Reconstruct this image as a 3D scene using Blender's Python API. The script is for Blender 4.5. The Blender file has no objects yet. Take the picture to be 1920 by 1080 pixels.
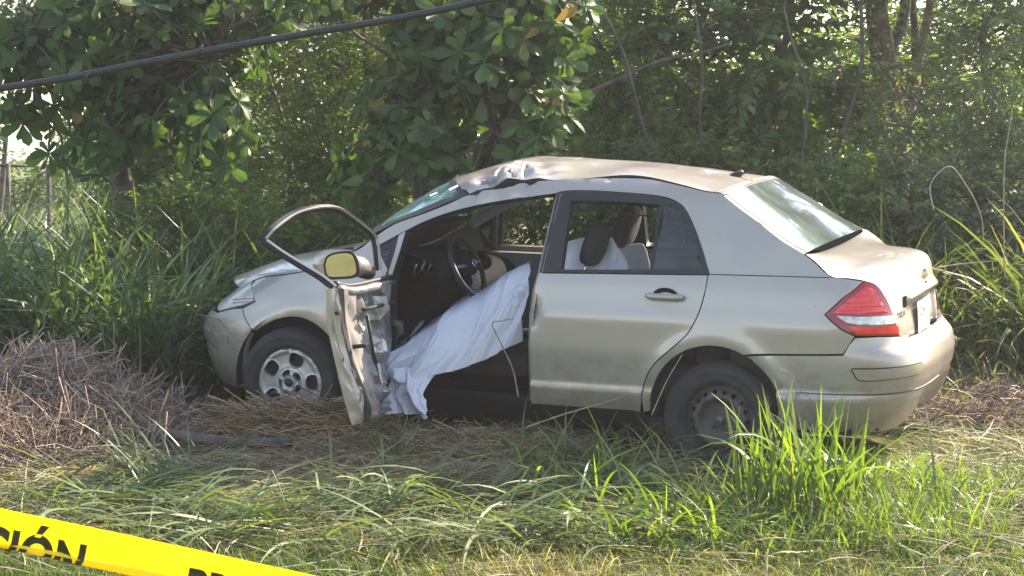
import bpy, math, random
import numpy as np
from mathutils import Vector, Matrix
from mathutils.geometry import delaunay_2d_cdt

# ---------------------------------------------------------------- camera, sky, sun, exposure
SC = bpy.context.scene
COL = SC.collection
cam = bpy.data.cameras.new('camera'); cam_o = bpy.data.objects.new('camera', cam); COL.objects.link(cam_o)
cam.sensor_width = 36.0; cam.lens = 36.0*4000/1920
cam.clip_start = .1; cam.clip_end = 3000
cam_o.location = (0, 0, 1.6); cam_o.rotation_euler = (math.pi/2-0.062419, 0, 0)
cam.dof.use_dof = True; cam.dof.focus_distance = 12.2; cam.dof.aperture_fstop = 28
SC.camera = cam_o
SUN_EL, SUN_AZ = math.radians(38), math.radians(50)      # azimuth from +Y towards +X
wd = bpy.data.worlds.new('World'); SC.world = wd; wd.use_nodes = True
nt = wd.node_tree; bg = nt.nodes['Background']; sky = nt.nodes.new('ShaderNodeTexSky')
sky.sky_type = 'NISHITA'; sky.sun_disc = False; sky.sun_elevation = SUN_EL; sky.sun_rotation = SUN_AZ
sky.air_density = 1.0; sky.dust_density = 1.0
nt.links.new(sky.outputs[0], bg.inputs[0]); bg.inputs[1].default_value = .15
sun = bpy.data.lights.new('sun', 'SUN'); sun.energy = 4.5; sun.angle = math.radians(.5); sun.color = (1, .94, .82)
sun_o = bpy.data.objects.new('sun', sun); COL.objects.link(sun_o)
SD = Vector((math.sin(SUN_AZ)*math.cos(SUN_EL), math.cos(SUN_AZ)*math.cos(SUN_EL), math.sin(SUN_EL)))
sun_o.rotation_euler = SD.to_track_quat('Z', 'Y').to_euler()
SC.view_settings.view_transform = 'Standard'; SC.view_settings.look = 'None'
SC.view_settings.exposure = 2.0; SC.view_settings.gamma = 1; SC.view_settings.use_white_balance = True; SC.view_settings.white_balance_temperature = 7450; SC.view_settings.white_balance_tint = 15; SC.view_settings.use_curve_mapping = False
SC.render.engine = 'CYCLES'
SC.cycles.max_bounces = 8; SC.cycles.transparent_max_bounces = 12; SC.cycles.transmission_bounces = 6
SC.cycles.use_denoising = True
SC.cycles.sample_clamp_indirect = 6
rng = np.random.default_rng(7); random.seed(7)

# ---------------------------------------------------------------- helpers
def tag(o, label=None, cat=None, group=None, kind=None):
    if label: o['label'] = label
    if cat: o['category'] = cat
    if group: o['group'] = group
    if kind: o['kind'] = kind
    return o
def mesh(name, V, Fs, mat=None, smooth=True, rnd=None):
    me = bpy.data.meshes.new(name)
    V = np.asarray(V, np.float32).reshape(-1, 3)
    if isinstance(Fs, np.ndarray):
        nF, k = Fs.shape
        me.vertices.add(len(V)); me.vertices.foreach_set('co', V.ravel())
        me.loops.add(nF*k); me.loops.foreach_set('vertex_index', Fs.astype(np.int32).ravel())
        me.polygons.add(nF); me.polygons.foreach_set('loop_start', np.arange(0, nF*k, k, dtype=np.int32))
        me.polygons.foreach_set('loop_total', np.full(nF, k, np.int32))
        me.update(calc_edges=True)
    else:
        me.from_pydata([tuple(map(float, v)) for v in V], [], [tuple(int(i) for i in f) for f in Fs]); me.update()
    if rnd is not None:
        at = me.attributes.new('rnd', 'FLOAT', 'FACE'); at.data.foreach_set('value', np.asarray(rnd, np.float32))
    if smooth: me.polygons.foreach_set('use_smooth', np.ones(len(me.polygons), bool))
    if mat is not None:
        for m in (mat if isinstance(mat, (list, tuple)) else [mat]): me.materials.append(m)
    return me
def obj(name, me, parent=None):
    o = bpy.data.objects.new(name, me); COL.objects.link(o)
    if parent is not None: o.parent = parent
    return o
def part(name, parent, V, Fs, mat, smooth=True, rnd=None, mi=None):
    me = mesh(name, V, Fs, mat, smooth, rnd)
    if mi is not None: me.polygons.foreach_set('material_index', np.asarray(mi, np.int32))
    return obj(name, me, parent)
def empty(name, loc=(0, 0, 0)):
    o = bpy.data.objects.new(name, None); COL.objects.link(o); o.location = loc; o.empty_display_size = .2; return o
class MB:
    def __init__(s): s.V = []; s.F = []; s.n = 0; s.mi = []
    def add(s, V, F, mi=0):
        V = np.asarray(V, float).reshape(-1, 3); s.V.append(V)
        s.F += [tuple(int(i)+s.n for i in f) for f in F]; s.mi += [mi]*len(F); s.n += len(V); return s
    def box(s, a, b, mi=0, M=None):
        x0, y0, z0 = a; x1, y1, z1 = b
        V = np.array([(x, y, z) for z in (z0, z1) for y in (y0, y1) for x in (x0, x1)], float)
        if M is not None: V = np.array([M @ Vector(v) for v in V])
        return s.add(V, [(0, 2, 3, 1), (4, 5, 7, 6), (0, 1, 5, 4), (2, 6, 7, 3), (0, 4, 6, 2), (1, 3, 7, 5)], mi)
    def tube(s, pts, r, n=8, mi=0, cap=True, flat=1.0):
        pts = np.asarray(pts, float); k = len(pts); r = np.broadcast_to(np.asarray(r, float), (k,))
        T = np.gradient(pts, axis=0); T /= np.linalg.norm(T, axis=1)[:, None]+1e-12
        up = np.array([0, 0, 1.]) if abs(T[0, 2]) < .9 else np.array([1., 0, 0])
        V = []
        for i in range(k):
            a = np.cross(T[i], up); a /= np.linalg.norm(a)+1e-12; b = np.cross(a, T[i]); up = b
            for j in range(n):
                t = 2*math.pi*j/n; V.append(pts[i]+r[i]*(math.cos(t)*a+flat*math.sin(t)*b))
        F = [(i*n+j, i*n+(j+1) % n, (i+1)*n+(j+1) % n, (i+1)*n+j) for i in range(k-1) for j in range(n)]
        if cap: F += [tuple(range(n))[::-1], tuple(range((k-1)*n, k*n))]
        return s.add(V, F, mi)
    def lathe(s, prof, n=32, M=None, mi=0, close=False):   # prof (radius, axial); axis = local Y
        k = len(prof); V = []
        for r, a in prof:
            for j in range(n):
                t = 2*math.pi*j/n; V.append((r*math.cos(t), a, r*math.sin(t)))
        V = np.array(V)
        if M is not None: V = np.array([M @ Vector(v) for v in V])
        F = [(i*n+j, i*n+(j+1) % n, (i+1)*n+(j+1) % n, (i+1)*n+j) for i in range(k-1) for j in range(n)]
        return s.add(V, F, mi)
    def grid(s, P, mi=0, flip=False):
        P = np.asarray(P, float); a, b = P.shape[:2]
        F = [(i*b+j, i*b+j+1, (i+1)*b+j+1, (i+1)*b+j) for i in range(a-1) for j in range(b-1)]
        if flip: F = [f[::-1] for f in F]
        return s.add(P.reshape(-1, 3), F, mi)
    def build(s, name, mat, parent=None, smooth=True):
        return part(name, parent, np.concatenate(s.V), s.F, mat, smooth, mi=s.mi)
def bevel(o, w=.01, seg=2, ang=35):
    m = o.modifiers.new('bevel', 'BEVEL'); m.width = w; m.segments = seg; m.limit_method = 'ANGLE'; m.angle_limit = math.radians(ang); return o
def cr(pts, n=6):                                            # Catmull-Rom through the points
    P = np.asarray(pts, float); P = np.vstack([2*P[0]-P[1], P, 2*P[-1]-P[-2]]); out = []
    for i in range(1, len(P)-2):
        for k in range(n):
            t = k/n
            out.append(.5*((2*P[i])+(P[i+1]-P[i-1])*t+(2*P[i-1]-5*P[i]+4*P[i+1]-P[i+2])*t*t+(3*P[i]-P[i-1]-3*P[i+1]+P[i+2])*t**3))
    out.append(P[-2]); return np.array(out)
def vnoise(x, y, z=0.0, seed=0):                             # smooth value noise
    x = np.asarray(x, float); y = np.broadcast_to(np.asarray(y, float), x.shape)
    xi = np.floor(x).astype(int); yi = np.floor(y).astype(int); fx = x-xi; fy = y-yi
    fx = fx*fx*(3-2*fx); fy = fy*fy*(3-2*fy)
    def h(a, b): return np.modf(np.abs(np.sin(a*127.1+b*311.7+seed*74.7)*43758.5453))[0]
    return (h(xi, yi)*(1-fx)+h(xi+1, yi)*fx)*(1-fy)+(h(xi, yi+1)*(1-fx)+h(xi+1, yi+1)*fx)*fy-.5

# ---------------------------------------------------------------- materials
def nodes(name):
    m = bpy.data.materials.new(name); m.use_nodes = True; return m, m.node_tree, m.node_tree.nodes, m.node_tree.nodes['Principled BSDF']
def ramp(nt, cols):
    r = nt.nodes.new('ShaderNodeValToRGB'); e = r.color_ramp.elements
    while len(e) < len(cols): e.new(.5)
    for i, (p, c) in enumerate(cols): e[i].position = p; e[i].color = (*c, 1)
    return r
def simple(name, col, rough=.5, metal=0., var=.15, scale=8., bump=0., coat=0., spec=.5, bscale=None):
    m, nt, N, b = nodes(name)
    tc = N.new('ShaderNodeTexCoord'); no = N.new('ShaderNodeTexNoise'); no.inputs['Scale'].default_value = scale; no.inputs['Detail'].default_value = 5
    nt.links.new(tc.outputs['Object'], no.inputs['Vector'])
    c = np.array(col); r = ramp(nt, [(.3, tuple(c*(1-var))), (.7, tuple(np.minimum(c*(1+var), 1)))])
    nt.links.new(no.outputs[0], r.inputs[0]); nt.links.new(r.outputs[0], b.inputs['Base Color'])
    b.inputs['Roughness'].default_value = rough; b.inputs['Metallic'].default_value = metal
    b.inputs['Specular IOR Level'].default_value = spec; b.inputs['Coat Weight'].default_value = coat; b.inputs['Coat Roughness'].default_value = .12
    if bump:
        n2 = N.new('ShaderNodeTexNoise'); n2.inputs['Scale'].default_value = bscale or scale*6; n2.inputs['Detail'].default_value = 6
        nt.links.new(tc.outputs['Object'], n2.inputs['Vector'])
        bp = N.new('ShaderNodeBump'); bp.inputs['Strength'].default_value = bump; bp.inputs['Distance'].default_value = .01
        nt.links.new(n2.outputs[0], bp.inputs['Height']); nt.links.new(bp.outputs[0], b.inputs['Normal'])
    return m
def leafmat(name, cols, trans=.35, rough=.45, tcol=(1.5, 1.6, .45), attr=True, spec=.4):
    m, nt, N, b = nodes(name)
    if attr:
        at = N.new('ShaderNodeAttribute'); at.attribute_name = 'rnd'; src = at.outputs['Fac']
    else:
        oi = N.new('ShaderNodeObjectInfo'); src = oi.outputs['Random']
    r = ramp(nt, cols); nt.links.new(src, r.inputs[0])
    nt.links.new(r.outputs[0], b.inputs['Base Color']); b.inputs['Roughness'].default_value = rough; b.inputs['Specular IOR Level'].default_value = spec
    mx = N.new('ShaderNodeMix'); mx.data_type = 'RGBA'; mx.blend_type = 'MULTIPLY'; mx.inputs[0].default_value = 1
    nt.links.new(r.outputs[0], mx.inputs[6]); mx.inputs[7].default_value = (*tcol, 1)
    tr = N.new('ShaderNodeBsdfTranslucent'); nt.links.new(mx.outputs[2], tr.inputs[0])
    ms = N.new('ShaderNodeMixShader'); ms.inputs[0].default_value = trans
    nt.links.new(b.outputs[0], ms.inputs[1]); nt.links.new(tr.outputs[0], ms.inputs[2]); nt.links.new(ms.outputs[0], N['Material Output'].inputs[0])
    return m
M = {}
def paint():
    m, nt, N, b = nodes('champagne_paint')
    tc = N.new('ShaderNodeTexCoord'); no = N.new('ShaderNodeTexNoise'); no.inputs['Scale'].default_value = 2.2; no.inputs['Detail'].default_value = 8; no.inputs['Roughness'].default_value = .65
    nt.links.new(tc.outputs['Object'], no.inputs['Vector'])
    r = ramp(nt, [(.3, (.278, .245, .207)), (.6, (.308, .273, .231)), (.8, (.265, .232, .194))]); nt.links.new(no.outputs[0], r.inputs[0])
    sp = N.new('ShaderNodeTexNoise'); sp.inputs['Scale'].default_value = 42; sp.inputs['Detail'].default_value = 3; nt.links.new(tc.outputs['Object'], sp.inputs['Vector'])
    r2 = ramp(nt, [(.70, (0, 0, 0)), (.78, (1, 1, 1))]); nt.links.new(sp.outputs[0], r2.inputs[0])
    mx = N.new('ShaderNodeMix'); mx.data_type = 'RGBA'; nt.links.new(r2.outputs[0], mx.inputs[0]); nt.links.new(r.outputs[0], mx.inputs[6]); mx.inputs[7].default_value = (.20, .16, .11, 1)
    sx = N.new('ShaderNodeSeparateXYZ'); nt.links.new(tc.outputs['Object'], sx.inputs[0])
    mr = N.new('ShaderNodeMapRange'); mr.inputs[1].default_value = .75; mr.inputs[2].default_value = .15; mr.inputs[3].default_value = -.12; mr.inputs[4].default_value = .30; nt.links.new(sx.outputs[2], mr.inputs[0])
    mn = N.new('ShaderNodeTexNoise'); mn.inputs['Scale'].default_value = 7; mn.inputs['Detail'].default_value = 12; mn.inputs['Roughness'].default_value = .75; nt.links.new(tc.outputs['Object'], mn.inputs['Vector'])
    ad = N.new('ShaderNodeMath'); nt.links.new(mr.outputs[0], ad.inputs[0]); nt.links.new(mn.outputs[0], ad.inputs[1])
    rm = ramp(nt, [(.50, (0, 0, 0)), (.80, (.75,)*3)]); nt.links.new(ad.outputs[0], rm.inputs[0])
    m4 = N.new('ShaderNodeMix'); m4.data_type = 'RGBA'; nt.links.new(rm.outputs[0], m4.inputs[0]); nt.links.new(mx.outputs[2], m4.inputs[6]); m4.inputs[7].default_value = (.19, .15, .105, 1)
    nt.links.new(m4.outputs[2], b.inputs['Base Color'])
    b.inputs['Metallic'].default_value = .3; b.inputs['Coat Weight'].default_value = .7; b.inputs['Coat Roughness'].default_value = .06
    r3 = ramp(nt, [(.3, (.30,)*3), (.75, (.46,)*3)]); nt.links.new(no.outputs[0], r3.inputs[0]); nt.links.new(r3.outputs[0], b.inputs['Roughness'])
    return m
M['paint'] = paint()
M['black'] = simple('black_trim', (.013, .013, .0145), .5, bump=.05, spec=.3)
M['inner'] = simple('dark_cavity', (.012, .012, .013), .9)
M['cabin'] = simple('charcoal_cabin_plastic', (.0065, .0072, .0095), .8, bump=.15, scale=20, spec=.04)
M['cabin_grey'] = simple('grey_cabin_trim', (.17, .175, .18), .6, bump=.08, scale=14)
M['headliner'] = simple('grey_headliner_cloth', (.30, .30, .29), .9)
M['tyre'] = simple('tyre_rubber', (.02, .0195, .019), .85, var=.35, bump=.2, scale=12)
M['alloy'] = simple('silver_wheel', (.36, .36, .355), .38, .6, var=.2)
M['steel'] = simple('rusty_black_steel_wheel', (.055, .047, .042), .6, .2, var=.5, scale=14, bump=.2)
M['steel_hub'] = simple('worn_hub', (.10, .085, .07), .6, .4, var=.4, scale=30)
M['chrome'] = simple('chrome', (.75, .75, .76), .16, 1., var=.05)
M['bare'] = simple('torn_bare_metal', (.30, .30, .295), .36, .75, var=.6, scale=7, bump=.9, bscale=22)
M['scraped'] = simple('scraped_grey_panel', (.20, .195, .19), .75, .1, var=.3, scale=16, bump=.5, bscale=40)
M['seal'] = simple('rubber_seal', (.014, .014, .015), .6)
M['red'] = simple('red_lens', (.24, .004, .007), .25, 0, var=.12, coat=.25)
M['redlight'] = simple('bright_red_lens', (.62, .014, .018), .22, 0, var=.2, scale=30, coat=.3)
M['clearlens'] = simple('clear_lens', (.42, .40, .37), .15, .2, var=.4, scale=25, coat=.6)
M['lamp'] = simple('hazy_headlamp', (.33, .31, .27), .3, .2, var=.15, coat=.5)
M['plate'] = simple('white_plate', (.78, .76, .72), .45, var=.06)
M['plate_print'] = simple('grey_print', (.10, .10, .11), .5)
M['plate_red'] = simple('faded_red_print', (.50, .14, .10), .5)
M['cloth'] = simple('white_cotton', (.48, .485, .53), .95, var=.05, scale=3, bump=.25, bscale=260)
M['seatcloth'] = simple('seat_fabric', (.02, .02, .022), .95, bump=.2, scale=40)
M['print'] = simple('faded_blue_print', (.50, .53, .62), .9)
M['bark'] = simple('grey_brown_bark', (.085, .07, .055), .9, var=.45, scale=10, bump=.8, bscale=40)
M['bark_red'] = simple('reddish_bark', (.17, .095, .07), .9, var=.35, scale=9, bump=.7, bscale=40)
M['wood'] = simple('weathered_wood', (.085, .068, .055), .9, var=.75, scale=9, bump=.7, bscale=60)
M['cable'] = simple('black_cable', (.018, .019, .021), .5, var=.3, scale=60)
def glass(name, tint, refl=.12, dust=.0, dcol=(.5, .5, .48), rough=.03):
    m, nt, N, b = nodes(name); N.remove(b)
    t = N.new('ShaderNodeBsdfTransparent'); t.inputs[0].default_value = (*tint, 1)
    g = N.new('ShaderNodeBsdfGlossy'); g.inputs[0].default_value = (.78, .93, 1, 1); g.inputs['Roughness'].default_value = rough
    fr = N.new('ShaderNodeLayerWeight'); fr.inputs[0].default_value = refl
    mx = N.new('ShaderNodeMixShader'); nt.links.new(fr.outputs['Fresnel'], mx.inputs[0]); nt.links.new(t.outputs[0], mx.inputs[1]); nt.links.new(g.outputs[0], mx.inputs[2])
    d = N.new('ShaderNodeBsdfDiffuse'); d.inputs[0].default_value = (*dcol, 1)
    no = N.new('ShaderNodeTexNoise'); no.inputs['Scale'].default_value = 5; no.inputs['Detail'].default_value = 7
    tc = N.new('ShaderNodeTexCoord'); nt.links.new(tc.outputs['Object'], no.inputs['Vector'])
    mr = N.new('ShaderNodeMapRange'); mr.inputs[1].default_value = .3; mr.inputs[2].default_value = .75; mr.inputs[3].default_value = dust*.4; mr.inputs[4].default_value = dust*1.4
    nt.links.new(no.outputs[0], mr.inputs[0])
    m2 = N.new('ShaderNodeMixShader'); nt.links.new(mr.outputs[0], m2.inputs[0]); nt.links.new(mx.outputs[0], m2.inputs[1]); nt.links.new(d.outputs[0], m2.inputs[2])
    nt.links.new(m2.outputs[0], N['Material Output'].inputs[0]); return m
M['glass'] = glass('clear_glass', (.75, .85, .82), .2, .05)
M['tint'] = glass('tinted_quarter_glass', (.16, .17, .18), .3, .12, (.25, .25, .25))
M['rearglass'] = glass('dusty_rear_glass', (.55, .62, .62), .68, .08, (.50, .55, .56), .08)
M['windshield'] = glass('cracked_windshield', (.28, .42, .40), .45, .42, (.16, .30, .28), .12)
M['mirror'] = simple('mirror_glass', (.85, .85, .83), .04, 1., var=.04)
M['tape'] = simple('yellow_plastic_tape', (.95, .72, .006), .35, var=.02, scale=4, coat=.3)
_n = M['tape'].node_tree; _p = _n.nodes['Principled BSDF']; _t = _n.nodes.new('ShaderNodeBsdfTranslucent'); _t.inputs[0].default_value = (.95, .75, .02, 1)
_m = _n.nodes.new('ShaderNodeMixShader'); _m.inputs[0].default_value = .35; _n.links.new(_p.outputs[0], _m.inputs[1]); _n.links.new(_t.outputs[0], _m.inputs[2]); _n.links.new(_m.outputs[0], _n.nodes['Material Output'].inputs[0])
M['ink'] = simple('black_ink', (.03, .025, .012), .5)
M['almond'] = leafmat('almond_leaf', [(0, (.028, .060, .020)), (.6, (.048, .098, .030)), (1, (.085, .145, .040))], .40, .5, spec=.25)
M['almond_one'] = leafmat('almond_leaf_single', [(0, (.028, .060, .020)), (.6, (.050, .10, .032)), (.95, (.09, .15, .042)), (1, (.24, .14, .05))], .40, .48, attr=False, spec=.28)
M['leafA'] = leafmat('fine_leaf_green', [(0, (.050, .092, .036)), (.6, (.100, .165, .062)), (1, (.17, .23, .08))], .45, .55, spec=.2)
M['leafB'] = leafmat('fine_leaf_greygreen', [(0, (.070, .110, .066)), (.6, (.120, .175, .105)), (1, (.17, .22, .13))], .42, .55, spec=.25)
M['leafC'] = leafmat('fine_leaf_yellowgreen', [(0, (.058, .095, .028)), (.6, (.11, .165, .046)), (1, (.19, .23, .06))], .48, .55, spec=.2)
M['grass'] = leafmat('tall_guinea_grass', [(0, (.045, .088, .046)), (.6, (.080, .135, .068)), (.88, (.12, .17, .088)), (1, (.27, .235, .15))], .38, .4)
M['grass_grey'] = leafmat('greyish_grass', [(0, (.062, .092, .040)), (.55, (.105, .150, .062)), (.85, (.16, .19, .085)), (1, (.32, .27, .17))], .35, .5, spec=.25)
M['lawn'] = leafmat('mown_grass', [(0, (.045, .085, .024)), (.4, (.085, .130, .034)), (.62, (.15, .175, .05)), (.8, (.25, .21, .11)), (1, (.36, .29, .17))], .4, .5, spec=.25)
M['straw'] = leafmat('dry_straw', [(0, (.10, .06, .035)), (.45, (.34, .22, .12)), (1, (.68, .50, .30))], .2, .7, (1, .9, .7))
M['twig'] = leafmat('dry_pinkish_twigs', [(0, (.11, .075, .055)), (.5, (.30, .215, .165)), (1, (.52, .40, .32))], .12, .8, (1, .9, .8))
M['litter'] = leafmat('cut_grass', [(0, (.055, .095, .04)), (.35, (.10, .145, .06)), (.5, (.19, .19, .10)), (.75, (.29, .22, .14)), (1, (.42, .34, .23))], .25, .6)
def soil():
    m, nt, N, b = nodes('soil_and_thatch')
    tc = N.new('ShaderNodeTexCoord'); no = N.new('ShaderNodeTexNoise'); no.inputs['Scale'].default_value = 1.3; no.inputs['Detail'].default_value = 12; no.inputs['Roughness'].default_value = .7
    nt.links.new(tc.outputs['Object'], no.inputs['Vector'])
    r = ramp(nt, [(.33, (.055, .045, .03)), (.45, (.11, .105, .045)), (.6, (.13, .15, .045)), (.75, (.22, .19, .08))]); nt.links.new(no.outputs[0], r.inputs[0])
    n3 = N.new('ShaderNodeTexNoise'); n3.inputs['Scale'].default_value = 22; n3.inputs['Detail'].default_value = 10; n3.inputs['Roughness'].default_value = .8; nt.links.new(tc.outputs['Object'], n3.inputs['Vector'])
    r9 = ramp(nt, [(.35, (.35, .33, .25)), (.65, (1.5, 1.45, 1.2))]); nt.links.new(n3.outputs[0], r9.inputs[0]); mm = N.new('ShaderNodeMix'); mm.data_type = 'RGBA'; mm.blend_type = 'MULTIPLY'; mm.inputs[0].default_value = 1; nt.links.new(r.outputs[0], mm.inputs[6]); nt.links.new(r9.outputs[0], mm.inputs[7])
    nt.links.new(mm.outputs[2], b.inputs['Base Color']); b.inputs['Roughness'].default_value = .95; b.inputs['Specular IOR Level'].default_value = .1
    n2 = N.new('ShaderNodeTexNoise'); n2.inputs['Scale'].default_value = 40; n2.inputs['Detail'].default_value = 8; nt.links.new(tc.outputs['Object'], n2.inputs['Vector'])
    bp = N.new('ShaderNodeBump'); bp.inputs['Strength'].default_value = 1; bp.inputs['Distance'].default_value = .05; nt.links.new(n2.outputs[0], bp.inputs['Height']); nt.links.new(bp.outputs[0], b.inputs['Normal'])
    return m
M['soil'] = soil()

# ---------------------------------------------------------------- ground
def rotm(yaw, pitch, roll):
    u = np.array([np.cos(yaw), -np.sin(yaw), 0]); v = np.array([np.sin(yaw), np.cos(yaw), 0]); w = np.array([0, 0, 1.])
    cp, sp = np.cos(pitch), np.sin(pitch); c2, s2 = np.cos(roll), np.sin(roll)
    return np.stack([u, v, w], 1) @ np.array([[cp, 0, sp], [0, 1, 0], [-sp, 0, cp]]) @ np.array([[1, 0, 0], [0, c2, -s2], [0, s2, c2]])
POSE = (0.3819, 0.0193, 0.0568); CT = np.array((-1.3004, 12.3758, -0.0311))
CR = rotm(*POSE); GN = rotm(POSE[0], .032, POSE[2])[:, 2]
def car2world(P): return np.asarray(P, float) @ CR.T + CT
def gz(x, y):
    xx = np.clip(x, -6, 6); yy = np.clip(y, 2, 14)
    return CT[2]-(GN[0]*(xx-CT[0])+GN[1]*(yy-CT[1]))/GN[2]
xs = np.concatenate([-np.geomspace(900, 8, 26), np.linspace(-7.5, 7.5, 76), np.geomspace(8, 900, 26)])
ys = np.concatenate([-np.geomspace(900, 2, 26), np.linspace(0, 22, 100), np.geomspace(23, 1500, 34)])
X, Y = np.meshgrid(xs, ys); Z = gz(X, Y)
near = np.exp(-((np.hypot(X, Y-12))/9)**4)
Z = Z+near*(.05*vnoise(X*.9, Y*.9, seed=1)+.05*vnoise(X*3, Y*3, seed=2))-.02
gm = MB(); gm.grid(np.stack([X, Y, Z], -1)); g = gm.build('ground', M['soil']); tag(g, kind='structure')

# ---------------------------------------------------------------- vegetation builders
def blades(base, az, el, droop, length, width, n=5, rnd=None, tip=.0, twist=0.4, seed=0):
    """curved grass ribbons; all arguments are arrays over blades"""
    N = len(base); r = np.random.default_rng(seed+11)
    t = np.linspace(0, 1, n+1)
    tm = (t[1:]+t[:-1])/2
    e = el[:, None]-droop[:, None]*tm[None, :]**1.3
    a = az[:, None]+(r.uniform(-1, 1, N)*twist)[:, None]*tm[None, :]
    st = (length/n)[:, None, None]*np.stack([np.cos(e)*np.cos(a), np.cos(e)*np.sin(a), np.sin(e)], -1)
    P = np.concatenate([np.zeros((N, 1, 3)), np.cumsum(st, 1)], 1)+base[:, None, :]
    ph = az+math.pi/2+r.normal(0, .5, N)
    sd = np.stack([np.cos(ph), np.sin(ph), r.normal(0, .35, N)], -1); sd /= np.linalg.norm(sd, axis=1)[:, None]
    prof = np.interp(t, [0, .25, .7, 1], [.55, 1, .75, .04])
    W = width[:, None, None]*prof[None, :, None]*.5*sd[:, None, :]
    V = np.stack([P-W, P+W], 2).reshape(-1, 3)
    i = np.arange(N)[:, None]*(2*(n+1))+np.arange(n)[None, :]*2
    F = np.stack([i, i+1, i+3, i+2], -1).reshape(-1, 4)
    rr = (r.random(N) if rnd is None else rnd); return V, F, np.repeat(rr, n)
def stalks(p0, p1, rad, kink=.1, n=3, rnd=None, seed=0):
    """thin three-sided sticks with a slightly bent middle"""
    N = len(p0); r = np.random.default_rng(seed+5); L = np.linalg.norm(p1-p0, axis=1)
    t = np.linspace(0, 1, n+1); P = p0[:, None]+(p1-p0)[:, None]*t[None, :, None]
    P[:, 1:-1] += r.normal(0, 1, (N, n-1, 3))*(kink*L)[:, None, None]
    d = (p1-p0)/(L[:, None]+1e-9); up = np.where(np.abs(d[:, 2:3]) > .9, np.array([[1., 0, 0]]), np.array([[0, 0, 1.]]))
    a = np.cross(d, up); a /= np.linalg.norm(a, axis=1)[:, None]+1e-9; b = np.cross(d, a)
    ang = np.array([0, 2.094, 4.189]); ring = np.cos(ang)[None, :, None]*a[:, None]+np.sin(ang)[None, :, None]*b[:, None]
    taper = np.linspace(1, .55, n+1)
    V = P[:, :, None]+ring[:, None]*rad[:, None, None, None]*taper[None, :, None, None]
    k = np.arange(N)[:, None, None]*(3*(n+1))+np.arange(n)[None, :, None]*3; j = np.arange(3)[None, None, :]; j2 = (j+1) % 3
    F = np.stack([k+j, k+j2, k+3+j2, k+3+j], -1).reshape(-1, 4)
    rr = r.random(N) if rnd is None else rnd
    return V.reshape(-1, 3), F, np.repeat(rr, n*3)
def join(*vf):
    V, F, R, n = [], [], [], 0
    for v, f, r in vf: V.append(v); F.append(f+n); R.append(r); n += len(v)
    return np.concatenate(V), np.concatenate(F), np.concatenate(R)
def stuff(name, label_kind_mat, vf, parent=None):
    V, F, R = vf; o = part(name, parent, V, F, label_kind_mat, True, R); o['kind'] = 'stuff'; return o
def leaves(pos, dirv, nrm, length, width, rnd, fold=.25):
    """four-cornered folded leaves: two triangles each side of the midrib"""
    N = len(pos); dirv = dirv/np.linalg.norm(dirv, axis=1)[:, None]
    s = np.cross(dirv, nrm); s /= np.linalg.norm(s, axis=1)[:, None]+1e-9; nn = np.cross(s, dirv)
    L = length[:, None]; W = width[:, None]*.5
    b = pos; m = pos+dirv*L*.45; t = pos+dirv*L-nn*L*.12
    l = m-s*W+nn*W*fold; r = m+s*W+nn*W*fold
    V = np.stack([b, r, t, l], 1).reshape(-1, 3); i = np.arange(N)*4
    F = np.concatenate([np.stack([i, i+1, i+2], 1), np.stack([i, i+2, i+3], 1)])
    return V, F, np.concatenate([rnd, rnd])
def unit(N, r): v = r.normal(0, 1, (N, 3)); return v/np.linalg.norm(v, axis=1)[:, None]
def wood_path(a, b, n=6, wob=.06, seed=0, sag=0.):
    r = np.random.default_rng(seed); a = np.array(a, float); b = np.array(b, float); t = np.linspace(0, 1, n)[:, None]
    P = a+(b-a)*t; L = np.linalg.norm(b-a); P[1:-1] += r.normal(0, wob*L, (n-2, 3))*.5
    P[:, 2] += (sag*4*t*(1-t))[:, 0]; return cr(P, 3)
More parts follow.
